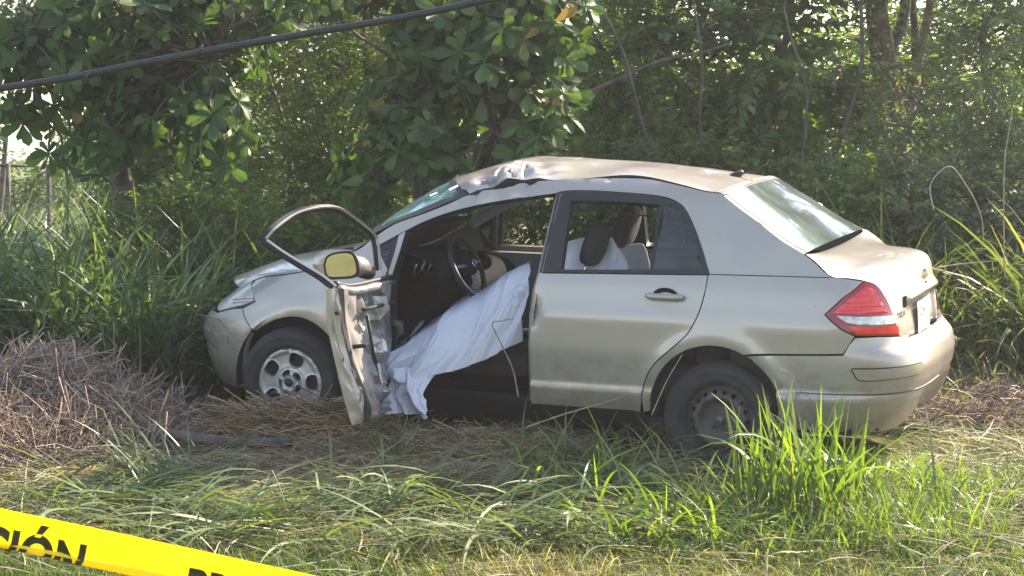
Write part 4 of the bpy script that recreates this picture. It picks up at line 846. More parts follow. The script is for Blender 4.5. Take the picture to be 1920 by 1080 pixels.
mb = MB(); mb.grid(g_[4:-2, 3:-3]+np.array([0, 0, -.05])); mb.build('headliner', M['headliner'], ROOF)
e_ = g_[:, 0]; mb = MB(); mb.grid(np.stack([e_+np.array([0, .002, 0]), e_+np.array([0, .012, -.035]), e_+np.array([0, .07, -.05])], 1)); mb.build('roof_gutter', M['seal'], ROOF)
# torn scraped patch of the roof edge
mb = MB(); T_ = np.linspace(0, 1, 14); H_ = np.linspace(0, 1, 9)
A_ = np.array([[(1.112, 0.285, 1.457), (1.178, 0.285, 1.471), (1.258, 0.29, 1.476), (1.371, 0.29, 1.5)]][0]); B_ = np.array([[(1.113, 0.34, 1.502), (1.172, 0.38, 1.556), (1.214, 0.48, 1.59), (1.285, 0.55, 1.597)]][0])
A_, B_ = cr(A_, 5), cr(B_, 5); Gp = A_[:, None]+(B_-A_)[:, None]*H_[None, :, None]
Gp[..., 1] -= .03*np.sin(math.pi*H_)[None, :]+.035*vnoise(np.arange(len(A_))[:, None]*.55+0*H_[None], H_[None]*3.1+0*np.arange(len(A_))[:, None], seed=13); Gp[..., 2] += .03*vnoise(np.arange(len(A_))[:, None]*.8+0*H_[None], H_[None]*4+0*np.arange(len(A_))[:, None], seed=14)
mb.grid(Gp); mb.build('torn_roof_skin', M['scraped'], ROOF, False)
# antenna
an = [(2.444, 0.848, 1.493), (2.45, 0.848, 1.527), (2.627, 0.848, 1.585)]
mb = MB(); a0, a1, a2 = np.array(an); mb.tube([a0+[-.05, 0, -.02], a0+[0, 0, .018], a1+[.03, 0, .012]], [.045, .036, .016], 10, flat=.8); ANT = mb.build('antenna', M['black'], ROOF)
mb = MB(); mb.tube([a1+[.02, 0, -.005], a2], .005, 6); mb.build('antenna_rod', M['black'], ANT)
# --- windscreen, bonnet
WN = P3([(0.51, 1.185), (0.622, 1.244), (0.81, 1.314), (0.964, 1.379), (1.046, 1.417)]); WC = np.array([(.28, HALF, 1.175), (.40, HALF, 1.262), (.55, HALF, 1.362), (.70, HALF, 1.445), (.765, HALF, 1.475)])
def crown(Nr, Cn, p=2.6, nx=41, uexp=2.0, n=5):
    Nc, Cc = cr(Nr, n), cr(Cn, n); xr = np.linspace(-1, 1, nx); ax = np.abs(xr); out = []
    for E_, C_ in zip(Nc, Cc): out.append(np.stack([C_[0]-(C_[0]-E_[0])*ax**uexp, HALF+xr*(HALF-E_[1]), C_[2]-(C_[2]-E_[2])*ax**p], -1))
    return np.array(out)
ws = crown(WN, WC); ws[..., 2] += .012*vnoise(ws[..., 0]*14, ws[..., 1]*14, seed=15)
mb = MB(); mb.grid(ws[1:-1, 1:-1]); WS = mb.build('windscreen', M['windshield'], car)
mb = MB(); mb.grid(ws[:, :3]+np.array([0, 0, .004])); mb.grid(ws[-3:, :]+np.array([0, 0, .006])); mb.grid(ws[:3, :]+np.array([0, 0, .006])); mb.build('windscreen_seal', M['seal'], car)
for a, b in (((16, 8), (.06, .05)), ((12, 10), (.05, .04))):
    p = ws[a[0], a[1]-4]; d1 = ws[a[0]+2, a[1]-4]-p; d2 = ws[a[0], a[1]-3]-p; d1 /= np.linalg.norm(d1); d2 /= np.linalg.norm(d2); n_ = np.cross(d2, d1); n_ *= np.sign(n_[2])
    mb = MB(); mb.add([p+n_*.008, p+d1*b[0]+n_*.008, p+d1*b[0]+d2*b[1]+n_*.008, p+d2*b[1]+n_*.008], [(0, 1, 2, 3)]); mb.build('sticker', M['plate'], WS)
HN = P3([(-0.971, 0.785), (-0.729, 0.881), (-0.268, 0.943), (0.063, 0.998), (0.38, 1.08), (0.493, 1.156)])
HCn = np.array([(-.76, HALF, .825), (-.64, HALF, .865), (-.40, HALF, .95), (-.15, HALF, 1.005), (.08, HALF, 1.055), (.26, HALF, 1.10)])
hd = crown(HN, HCn, 2.2); mb = MB(); mb.grid(hd); mb.build('bonnet', M['paint'], car)
e_ = hd[:, 0]; mb = MB(); mb.grid(np.stack([e_+np.array([0, .002, -.004]), e_+np.array([0, .03, -.04])], 1)); mb.build('bonnet_seam', M['seal'], car)
mb = MB(); mb.grid(np.stack([hd[-1], ws[0]+np.array([0, 0, -.01])], 0)); mb.build('cowl', M['black'], car)
# --- inner body: floor, firewall, engine bay filler, wheel housings
mb = MB(); mb.box((.42, .10, .20), (3.3, 1.595, .24)); mb.box((.30, .10, .20), (.40, 1.595, 1.0)); mb.box((2.62, .13, .24), (3.1, 1.565, 1.02)); mb.box((-.42, .30, .24), (.30, 1.395, .80)); mb.box((3.05, .2, .22), (3.42, 1.5, .62))
mb.build('floor_pan', M['inner'], car, False)
for cs, cw, r in ((2.565, .30, .375), (.02, .33, .38)):
    for sd in (0, 1):
        mb = MB(); a = np.radians(np.linspace(-10, 190, 25)); P = np.stack([np.stack([cs+r*np.cos(a), np.full(25, v), cw+r*np.sin(a)], -1) for v in (.025, .34)], 0); mb.grid(P)
        mb.add([(cs, .34, cw)]+[tuple(q) for q in P[1]], [(0, i+1, i+2) for i in range(24)])
        if sd:
            for V in mb.V: V[:, 1] = 2*HALF-V[:, 1]
        mb.build('wheel_housing', M['inner'], car)
# --- wheels
def disc(R, holes, ax, mats, step=.02):
    t = np.linspace(0, 2*math.pi, 48, endpoint=False); V, F, bd = tri2d([(R*math.cos(a), R*math.sin(a)) for a in t], holes, step, 0, .012)
    rr = np.hypot(*V.T); P = np.stack([V[:, 0], ax(rr), V[:, 1]], -1); n = len(P)
    Vb = np.concatenate([P, P+np.array([0, .025, 0])]); return Vb, [tuple(f) for f in F]+[(a, b, n+b, n+a) for a, b in bd]
def wheel(cu, cv, cw, kind, side, turn=0.):
    wr = empty('wheel', (cu, cv, cw)); wr.parent = car
    if side: wr.rotation_euler = (0, 0, math.pi+turn)
    else: wr.rotation_euler = (0, 0, turn)
    R = .315
    pr = [(.195, -.075), (.203, -.092), (.222, -.098), (.226, -.101), (.232, -.099), (.262, -.102), (.266, -.105), (.272, -.102), (.293, -.092), (.305, -.076), (.311, -.06)]
    for x in (-.045, -.015, .015, .045): pr += [(R, x-.012), (R, x+.009), (R-.008, x+.010), (R-.008, x+.014)]
    pr += [(.305, .076), (.29, .095), (.2, .09)]
    mb = MB(); mb.lathe(pr, 56); mb.build('tyre', M['tyre'], wr)
    mb = MB(); mb.lathe([(.206, -.088), (.212, -.092), (.208, -.085), (.197, -.078), (.190, -.05), (.188, .07)], 48); rim = mb.build('rim', M['alloy' if kind == 'alloy' else 'steel'], wr)
    if kind == 'alloy':
        holes = []
        for k in range(5):
            a0 = math.radians(2+72*k)
            sh = [(.170, -14), (.176, -7), (.177, 7), (.170, 14), (.145, 17.5), (.120, 18), (.104, 11), (.100, 0), (.104, -11), (.120, -18), (.145, -17.5)]
            c = cr(sh+sh[:1], 4)[:-1]; holes.append([(q[0]*math.cos(a0+math.radians(q[1])), q[0]*math.sin(a0+math.radians(q[1]))) for q in c])
            a1 = a0+math.radians(36); sh = [(.062, -24), (.072, -12), (.072, 12), (.062, 24), (.050, 20), (.048, 0), (.050, -20)]
            c = cr(sh+sh[:1], 3)[:-1]; holes.append([(q[0]*math.cos(a1+math.radians(q[1])), q[0]*math.sin(a1+math.radians(q[1]))) for q in c])
        V, F = disc(.2, holes, lambda r: -.078-.018*np.exp(-((r-.05)/.03)**2)-.008*np.clip(1-r/.1, 0, 1)+.012*np.exp(-((r-.075)/.008)**2)-.010*np.exp(-((r-.185)/.012)**2), None, .012)
        part('wheel_cover', wr, V, F, M['alloy'])
        mb = MB(); mb.lathe([(0.001, -.108), (.022, -.106), (.026, -.100), (.027, -.09)], 24); mb.build('centre_cap', M['black'], wr)
        mb = MB(); mb.lathe([(.027, -.103), (.030, -.106), (.033, -.103), (.034, -.09)], 28); mb.build('cap_ring', M['alloy'], wr)
        mb = MB(); mb.lathe([(.001, -.035), (.19, -.03)], 32); mb.build('brake_disc', M['inner'], wr)
    else:
        holes = [[(.153*math.cos(a)+.0115*math.cos(b), .153*math.sin(a)+.0115*math.sin(b)) for b in np.linspace(0, 6.283, 9)[:-1]] for a in np.linspace(0, 6.283, 19)[:-1]]
        axf = lambda r: -np.interp(r, [0, .03, .034, .06, .095, .108, .114, .125, .15, .172, .19, .2], [.040, .040, .040, .036, .040, .052, .066, .072, .062, .040, .034, .034])
        V, F = disc(.2, holes, axf, None, .012); part('wheel_disc', wr, V, F, M['steel'])
        mb = MB(); mb.lathe([(.001, -.066), (.020, -.065), (.026, -.058), (.030, -.036)], 24); mb.build('hub', M['steel_hub'], wr)
        for k in range(4):
            a = math.radians(45+90*k); mb = MB(); mb.lathe([(.001, -.062), (.008, -.06), (.0105, -.05), (.0105, -.03)], 6, Matrix.Translation((.056*math.cos(a), 0, .056*math.sin(a)))); mb.build('wheel_nut', M['steel_hub'], wr)
    return wr
fh = [(-0.01, 0.1, 0.305)][0]; rh = [(2.586, 0.1, 0.248)][0]
wheel(fh[0], .115, fh[2], 'alloy', 0, .05); wheel(rh[0], .115, rh[2], 'steel', 0)
wheel(fh[0], 2*HALF-.115, fh[2], 'alloy', 1); wheel(rh[0], 2*HALF-.115, rh[2], 'steel', 1)

# --- cabin
M['cabin_mid'] = simple('mid_grey_cabin_plastic', (.07, .073, .078), .45, bump=.08, scale=14)
prof = [(.30, 1.09), (.50, 1.085), (.70, 1.075), (.83, 1.05), (.90, 1.0), (.93, .93), (.90, .86), (.84, .76), (.80, .66), (.62, .52), (.45, .50)]
vv = np.linspace(.10, 2*HALF-.10, 40); g_ = []
pc = cr([(a, 0, b) for a, b in prof], 4)
for v in vv:
    q = pc.copy(); q[:, 1] = v; hump = math.exp(-((v-.43)/.19)**4); q[:, 2] += .035*hump*np.exp(-((q[:, 0]-.80)/.12)**2); q[:, 0] += .05*hump*np.exp(-((q[:, 2]-1.05)/.06)**2)
    kk = np.clip((v-.50)/.25, 0, 1); q[:, 2] -= .14*kk; q[:, 0] -= .12*kk; g_.append(q)
mb = MB(); mb.grid(np.array(g_)); DASH = mb.build('dashboard', M['cabin'], car)
for p in np.array([(0.687, 0.34, 0.977), (0.698, 0.43, 0.978), (0.71, 0.54, 0.976)]):
    mb = MB(); t = np.linspace(0, 2*math.pi, 25); mb.tube([p+np.array([.02*math.sin(a), .052*math.cos(a), .052*math.sin(a)]) for a in t], .006, 6, cap=False); mb.build('gauge_ring', M['chrome'], DASH)
p = np.array([(0.856, 0.85, 0.956)][0])
mb = MB(); mb.tube([p+[-.02, -.11, .0], p+[-.01, -.05, .0], p+[.0, .02, .0], p+[-.01, .10, -.01], p+[-.02, .15, -.01]], [.02, .045, .052, .045, .02], 14); mb.build('centre_console', M['cabin'], DASH)
cc = np.array([(0.949, 0.43, 0.981)][0]); tl_ = math.radians(24)
ea = np.array([0, 1., 0]); eb = np.array([-math.sin(tl_), 0, math.cos(tl_)]); en = np.array([math.cos(tl_), 0, math.sin(tl_)])
SW = empty('steering_wheel'); SW.parent = car
mb = MB(); t = np.linspace(0, 2*math.pi, 49); mb.tube([cc+.183*(math.cos(a)*ea+math.sin(a)*eb) for a in t], .0155, 10, cap=False); mb.build('wheel_rim', M['black'], SW)
mb = MB(); t = np.linspace(math.pi*.93, math.pi*1.62, 20); mb.tube([cc+en*.014+.181*(math.cos(a)*ea+math.sin(a)*eb) for a in t], .006, 6); mb.build('rim_glint', M['chrome'], SW)  # bright arc put in as the sunlight on the steering rim
mb = MB(); P = []
for r, d in ((.001, .05), (.05, .048), (.072, .03), (.078, -.01)): P.append([cc+en*d+r*(math.cos(a)*ea+.85*math.sin(a)*eb) for a in np.linspace(0, 2*math.pi, 22)])
mb.grid(P); mb.build('airbag_pad', M['cabin'], SW)
for a, nm in ((math.pi*.02, 'spoke'), (math.pi*.98, 'spoke'), (math.pi*1.5, 'spoke')):
    mb = MB(); d = math.cos(a)*ea+math.sin(a)*eb; mb.tube([cc+d*.06+en*.015, cc+d*.175], [.022, .017], 8, flat=.5); mb.build(nm, M['cabin_grey'], SW)
mb = MB(); V, F = [], []; mb.tube([cc+en*.052+.022*(math.cos(a)*ea+math.sin(a)*eb) for a in np.linspace(0, 2*math.pi, 20)], .004, 6, cap=False); mb.build('hub_emblem', M['chrome'], SW)
mb = MB(); mb.tube([cc-en*.01, cc-en*.35], [.05, .06], 12); mb.build('steering_column', M['cabin'], SW)
mb = MB(); mb.box((.45, .12, .24), (.62, 1.57, .62)); mb.box((.7, .76, .24), (1.6, .95, .48)); mb.build('footwell', M['inner'], car, False)
def seat(vc, u0):
    s_ = empty('front_seat'); s_.parent = car
    mb = MB(); mb.box((u0-.55, vc-.24, .38), (u0, vc+.24, .54)); bevel(mb.build('seat_cushion', M['seatcloth'], s_), .05, 3)
    MM = Matrix.Translation((u0-.02, vc, .48)) @ Matrix.Rotation(math.radians(18), 4, 'Y')
    mb = MB(); mb.box((-.02, -.23, 0), (.12, .23, .52), M=MM); bevel(mb.build('seat_back', M['seatcloth'], s_), .05, 3)
    return s_
s1 = seat(.46, 1.42); s2 = seat(1.24, 1.46)
def headrest(par, c, sc=1., tilt=18):
    P = []; n = 24
    for k in range(13):
        b = -math.pi/2+math.pi*k/12; ring = []
        for j in range(n+1):
            a = 2*math.pi*j/n; f = lambda q, e: math.copysign(abs(q)**e, q)
            ring.append((.055*f(math.cos(b), .5)*f(math.cos(a), .7), .125*f(math.cos(b), .5)*f(math.sin(a), .7)*(1-.12*math.sin(b)), .125*f(math.sin(b), .75)))
        P.append(ring)
    MM = Matrix.Translation(c) @ Matrix.Rotation(math.radians(tilt), 4, 'Y') @ Matrix.Scale(sc, 4)
    P = np.array([[MM @ Vector(q) for q in ring] for ring in P]); mb = MB(); mb.grid(P); h = mb.build('headrest', M['seatcloth'], par)
    for d in (-.06, .06):
        mb = MB(); mb.tube([MM @ Vector((0, d, -.10)), MM @ Vector((0, d, -.24))], .007, 6); mb.build('headrest_post', M['chrome'], h)
headrest(s1, [(1.732, 0.46, 1.136)][0]); headrest(s2, [(1.654, 1.24, 1.165)][0], 1.05)
mb = MB(); mb.box((2.02, .18, .30), (2.5, 1.515, .52)); mb.box((2.40, .18, .45), (2.58, 1.515, 1.0)); bevel(mb.build('rear_bench', M['seatcloth'], car), .05, 3)
mb = MB(); mb.box((2.55, .17, 1.0), (3.05, 1.525, 1.03)); mb.build('parcel_shelf', M['cabin'], car, False)
sb = [(1.686, 0.28, 1.401), (1.806, 0.28, 1.38), (1.9, 0.28, 1.35), (2.047, 0.26, 1.326), (2.193, 0.22, 1.331)]
mb = MB(); mb.tube(cr(sb, 5), .011, 6, flat=.5); mb.build('hanging_window_seal', M['black'], car)
# --- far front door, closed, seen from inside through the car
fd = empty('front_door'); fd.parent = car
FDP = [(.47, .29), (1.51, .285), (1.515, .98), (.66, .985), (.50, .93)]
panel('door_skin', fd, 'paint', FDP, mirror=True, disp=None); panel('door_trim', fd, 'cabin_grey', FDP, off=-.08, gap=.01, mirror=True, disp=None)
pr_ = P3([(.66, .985)]+RAIL_LO[5:]+[(1.585, 1.425), (1.53, 1.0)]); pr_[:, 1] = 2*HALF-pr_[:, 1]-.015
mb = MB(); mb.tube(pr_, .018, 6); mb.build('window_frame', M['black'], fd)
pm = np.array([(0.518, 1.8, 1.018)][0])
mb = MB(); P = []
for k in range(9):
    b = -math.pi/2+math.pi*k/8; P.append([pm+np.array([.05*math.cos(b)*math.cos(a), .10*math.cos(b)*math.sin(a)+.02, .075*math.sin(b)]) for a in np.linspace(0, 2*math.pi, 17)])
mb.grid(P); mb.build('door_mirror', M['paint'], fd)
# --- near front door, swung wide open, its inner trim torn off
od = tag(empty('front_door'), 'torn front door hanging open with its inner trim gone'); od.parent = car
ROWS = [[(0.776, -1.02, 1.009), (0.829, -1, 1.013), (0.848, -0.97, 1.008), (0.838, -0.8, 0.982), (0.724, -0.12, 0.946)], [(0.778, -1.02, 0.828), (0.849, -1, 0.829), (0.858, -0.97, 0.826), (0.84, -0.8, 0.803), (0.712, -0.12, 0.736)],
        [(0.81, -1.02, 0.653), (0.883, -1, 0.654), (0.897, -0.97, 0.65), (0.88, -0.8, 0.634), (0.715, -0.12, 0.555)], [(0.846, -1.02, 0.495), (0.934, -1, 0.515), (0.953, -0.97, 0.503), (0.93, -0.8, 0.475), (0.697, -0.12, 0.382)],
        [(0.879, -1.02, 0.391), (0.98, -1, 0.438), (0.996, -0.97, 0.39), (0.963, -0.8, 0.359), (0.683, -0.12, 0.275)], [(0.915, -1.02, 0.298), (0.951, -1, 0.317), (0.995, -0.97, 0.331), (0.962, -0.8, 0.305), (0.669, -0.12, 0.197)]]
ROWS = np.array(ROWS); Rf = np.stack([cr(ROWS[:, c], 6) for c in range(5)], 1)         # rows x 5 columns
def strip(c0, c1, n, amp, seed, du=0., fr=4.):
    A_, B_ = Rf[:, c0], Rf[:, c1]; t = np.linspace(0, 1, n); G_ = A_[:, None]+(B_-A_)[:, None]*t[None, :, None]
    i_, t_ = np.meshgrid(np.arange(len(A_))*.25, t*fr, indexing='ij'); k_ = np.sin(math.pi*np.clip(t, 0, 1))[None, :]
    G_[..., 0] += du+amp*(vnoise(i_, t_, seed=seed)+.6*vnoise(i_*2.3, t_*2.1, seed=seed+1))*(.25+k_); G_[..., 1] += amp*.5*vnoise(i_*1.4, t_*1.7, seed=seed+2)*(.2+k_); return G_
mb = MB(); gq = strip(0, 1, 10, .034, 60); gq[..., 0] += (.018*np.sin(np.linspace(0, math.pi, 10)))[None]; mb.grid(gq); LE = mb.build('latch_edge', M['paint'], od)
h_ = np.array([(0.814, -1.03, 0.885)][0]); mb = MB(); mb.lathe([(.0, -.0), (.010, 0), (.012, .012)], 12, Matrix.Translation(tuple(h_+[.022, -.004, 0]))); mb.build('bolt_hole', M['inner'], od)
mb = MB(); mb.grid(strip(1, 2, 5, .012, 63, .004)); mb.build('door_seal', M['seal'], od)
mb = MB(); mb.grid(strip(2, 3, 10, .03, 66)); mb.build('inner_panel', M['paint'], od)
mb = MB(); mb.grid(strip(3, 4, 13, .10, 69, 0, 9)[::2]); mb.build('torn_inner_sheet', M['bare'], od, False)
Bk = Rf[:, [0, 4]].copy(); Bk[:, :, 0] -= .05; mb = MB(); mb.grid(np.stack([Rf[:, 0], Rf[:, 0]+[-.02, .04, 0], Bk[:, 0]*.5+Bk[:, 1]*.5+[-.06, 0, 0], Bk[:, 1], Rf[:, 4]], 1)); mb.build('door_skin', M['paint'], od)
lg = np.array([(0.816, -0.98, 1.008), (0.814, -0.75, 0.967), (0.715, -0.1, 0.935)]); mb = MB(); mb.tube(cr(lg, 5), [.03]*11, 8, flat=.8); mb.build('door_top_flange', M['bare'], od)
lg = np.array([(0.809, -0.99, 1.034), (0.789, -0.75, 0.994), (0.719, -0.1, 0.968)]); mb = MB(); mb.tube(cr(lg, 5), .016, 6); mb.build('door_weatherstrip', M['black'], od)
for a, b in (([(0.846, -0.78, 0.875), (0.729, -0.16, 0.831)], .010), ([(0.858, -0.76, 0.844), (0.846, -0.68, 0.689), (0.865, -0.62, 0.449)], .008), ([(0.868, -0.95, 0.7), (0.936, -0.93, 0.709)], .012)):
    mb = MB(); mb.tube(cr(np.array(a)+[.02, 0, 0], 4), b, 5); mb.build('torn_slot', M['inner'], od)
p = np.array([(0.741, -0.14, 0.684)][0]); mb = MB(); mb.tube([p+[.0, 0, .03], p+[.03, .02, .02], p+[.03, .03, -.02], p+[0, .02, -.05]], [.02, .026, .024, .015], 8); mb.build('door_check', M['steel'], od)
fr_ = cr(np.array([(0.808, -1, 1.023), (0.723, -0.99, 1.075), (0.588, -0.97, 1.135), (0.473, -0.96, 1.192), (0.38, -0.95, 1.244)]), 6)
f2 = cr(np.array([(0.371, -0.95, 1.252), (0.402, -0.9, 1.303), (0.433, -0.74, 1.364), (0.485, -0.64, 1.389), (0.525, -0.56, 1.395), (0.562, -0.46, 1.38), (0.589, -0.32, 1.316), (0.602, -0.16, 1.237), (0.606, -0.08, 1.182)]), 6)
f3 = cr(np.array([(0.606, -0.08, 1.185), (0.614, -0.07, 1.109), (0.618, -0.06, 1.002)]), 6)
FRM = tag(empty('window_frame'), None); FRM.parent = od
for q, r in ((fr_, .016), (f2, .0155), (f3, .013)):
    mb = MB(); mb.tube(q+np.array([-.012, 0, -.006]), r*1.15, 4); mb.build('frame_seal', M['black'], FRM, False)
    mb = MB(); mb.tube(q+np.array([.018, -.008, .0]), r*.72, 4, flat=.7); mb.build('frame_bar', M['paint'], FRM, False)
mm_ = np.array([(0.458, -0.42, 1.058), (0.482, -0.42, 1.109), (0.564, -0.42, 1.133), (0.639, -0.42, 1.127), (0.667, -0.42, 1.057), (0.653, -0.42, 1.007), (0.562, -0.42, 0.991), (0.477, -0.42, 0.993)]); mc = mm_.mean(0)
hs = cr(np.vstack([mm_, mm_[:1]]), 4); DM = empty('door_mirror'); DM.parent = od
mb = MB(); mb.grid(np.stack([hs, hs*1.0+(hs-mc)*.13+[-.01, 0, 0], mc+(hs-mc)*1.12+[-.07, .02, 0], mc+(hs-mc)*.6+[-.13, .04, 0], mc+(hs-mc)*.02+[-.145, .05, 0]], 0)); mb.build('mirror_housing', M['paint'], DM)
mb = MB(); mb.add([tuple(mc+[-.004, 0, 0])]+[tuple(mc+(q-mc)*.90+[-.004, 0, 0]) for q in hs[:-1]], [(0, 1+i, 1+(i+1) % (len(hs)-1)) for i in range(len(hs)-1)]); mb.build('mirror_glass', M['mirror'], DM, False)
mb = MB(); mb.tube(cr(hs[::4], 4), .006, 6, cap=False); mb.build('mirror_rim', M['black'], DM)
b_ = np.array([(0.631, -0.4, 1.054), (0.627, -0.25, 1.038), (0.62, -0.1, 0.985)]); mb = MB(); mb.tube(b_+[-.05, 0, 0], [.085, .075, .05], 12, flat=.8); mb.build('mirror_base', M['paint'], DM)

# ---------------------------------------------------------------- cloths
def cloth(name, label, rows, nu, nv, amp, seed, cat='sheet', fold=6., skew=.6):
    """rows: list of curves (in car axes) from the upper to the lower edge; resampled into a folded sheet with thickness"""
    C_ = []
    for r_ in rows:
        c = cr(r_, 8); d = np.concatenate([[0], np.cumsum(np.linalg.norm(np.diff(c, axis=0), axis=1))]); t = np.linspace(0, d[-1], nu); C_.append(np.stack([np.interp(t, d, c[:, k]) for k in range(3)], -1))
    C_ = np.array(C_); G_ = np.stack([cr(C_[:, i], 12) for i in range(nu)], 1); k = G_.shape[0]; t = np.linspace(0, 1, k)
    ii = np.linspace(0, k-1, nv).astype(int); G_ = G_[ii]
    a, b = np.meshgrid(np.linspace(0, 1, nv), np.linspace(0, 1, nu), indexing='ij')
    q = b*fold+a*skew
    d = amp*(vnoise(q, a*1.3, seed=seed)+.55*vnoise(q*2.3, a*2.2, seed=seed+1)+.32*vnoise(q*5.1, a*4., seed=seed+2)+.12*vnoise(q*11, a*9, seed=seed+3))
    G_[..., 1] += d; G_[..., 0] += .4*d
    return G_, a, b
def drape(name, label, G_, parent=None, cat='sheet'):
    W = car2world(G_); mb = MB(); mb.grid(W); o = mb.build(name, M['cloth'], parent); m = o.modifiers.new('thickness', 'SOLIDIFY'); m.thickness = .004
    m = o.modifiers.new('sub', 'SUBSURF'); m.levels = m.render_levels = 1
    if label: tag(o, label, cat)
    return o
top0 = [(0.612, 0.3, 0.494), (0.696, 0.42, 0.642), (0.823, 0.52, 0.73), (1.003, 0.62, 0.859), (1.13, 0.7, 0.931), (1.259, 0.75, 0.988)]
top = [(0.691, -0.1, 0.503), (0.823, -0.04, 0.562), (0.898, 0.03, 0.657), (0.975, 0.14, 0.741), (1.153, 0.26, 0.87), (1.268, 0.34, 0.951), (1.386, 0.4, 1.011)]
m1 = [(0.716, -0.17, 0.43), (0.85, -0.16, 0.497), (0.948, -0.1, 0.569), (1.04, 0.02, 0.657), (1.202, 0.14, 0.767), (1.323, 0.22, 0.845), (1.43, 0.26, 0.909)]
m2 = [(0.731, -0.21, 0.352), (0.864, -0.22, 0.41), (0.969, -0.17, 0.499), (1.07, -0.05, 0.553), (1.198, 0.07, 0.628), (1.328, 0.15, 0.705), (1.425, 0.19, 0.765)]
bot = [(0.741, -0.24, 0.285), (0.871, -0.25, 0.331), (0.984, -0.19, 0.43), (1.066, -0.08, 0.445), (1.165, 0.03, 0.477), (1.295, 0.11, 0.539), (1.401, 0.16, 0.601)]
G_, a, b = cloth('sheet', '', [top0, top, m1, m2, bot], 110, 54, .115, 80, fold=5.5, skew=2.2)
SH = drape('white_sheet', 'white cotton sheet hanging out of the open front door onto the sill', G_)
top = [(0.726, -0.19, 0.464), (0.864, -0.19, 0.472), (0.97, -0.15, 0.472)]
mid = [(0.749, -0.27, 0.342), (0.899, -0.29, 0.369), (0.994, -0.25, 0.354)]
bot = [(0.776, -0.33, 0.23), (0.87, -0.35, 0.237), (0.962, -0.36, 0.23), (1.026, -0.36, 0.219), (1.051, -0.32, 0.27)]
G2, a, b = cloth('sheet', '', [top, mid, bot], 50, 34, .13, 84, fold=3.2, skew=-.9)
drape('hanging_fold', None, G2, SH)
c = np.array([(1.366, 0.12, 0.859)][0]); iu = np.array([.93, -.12, .35]); iv = np.array([-.30, .1, .95])
def near_cloth(p):
    i = np.argmin(((G_-p)[..., [0, 2]]**2).sum(-1)); return G_.reshape(-1, 3)[i]
V, F = ringpoly(.052, .060, 32)
V2, F2 = text2d('IMSS', .038)
for V, F in ((V, F), (V2, F2)):
    P = np.array([c+iu*x+iv*y for x, y in V]); P = np.array([(q[0], near_cloth(q)[1]-.010, q[2]) for q in P]); part('faded_print', SH, car2world(P), F, M['print'], False)
# cloth over the driver's seat, pale printed cloth on the other seat
top = [(1.482, 0.62, 1.115), (1.535, 0.6, 1.132), (1.602, 0.58, 1.151), (1.7, 0.56, 1.169), (1.777, 0.56, 1.162), (1.835, 0.56, 1.103), (1.903, 0.55, 1.003)]
mid = [(1.527, 0.5, 1.039), (1.573, 0.5, 1.072), (1.631, 0.5, 1.089), (1.714, 0.52, 1.096), (1.791, 0.52, 1.093), (1.843, 0.52, 1.058), (1.907, 0.52, 0.982)]
bot = [(1.558, 0.4, 0.868), (1.603, 0.4, 0.87), (1.66, 0.42, 0.87), (1.743, 0.44, 0.871), (1.813, 0.46, 0.872), (1.857, 0.48, 0.871), (1.889, 0.5, 0.87)]
G3, a, b = cloth('sheet', '', [top, mid, bot], 40, 20, .05, 90, fold=5); drape('white_cloth', 'white cloth over the front seat behind the black headrest', G3, cat='cloth')
top = [(1.624, 1.22, 1.04), (1.689, 1.18, 1.06), (1.769, 1.14, 1.073), (1.823, 1.1, 1.062), (1.856, 1.06, 1.026)]
bot = [(1.666, 1.1, 0.839), (1.73, 1.06, 0.846), (1.81, 1.02, 0.854), (1.857, 1, 0.858), (1.883, 0.98, 0.862)]
G4, a, b = cloth('sheet', '', [top, [tuple((np.array(x)+np.array(y))/2+[.03, -.05, 0]) for x, y in zip(top, bot)], bot], 24, 14, .03, 95, fold=2.5); PC = drape('printed_cloth', 'pale cloth with dark print hung over the far front seat', G4, cat='cloth')
for (x, y) in ((8, 4), (15, 5), (12, 8)):
    p = G4[y, x]; mb = MB(); mb.tube(car2world(cr([p+[-.03, -.012, .01], p+[.0, -.014, -.008], p+[.03, -.012, .012]], 4)), .006, 5, flat=.3); mb.build('printed_mark', M['print'], PC)

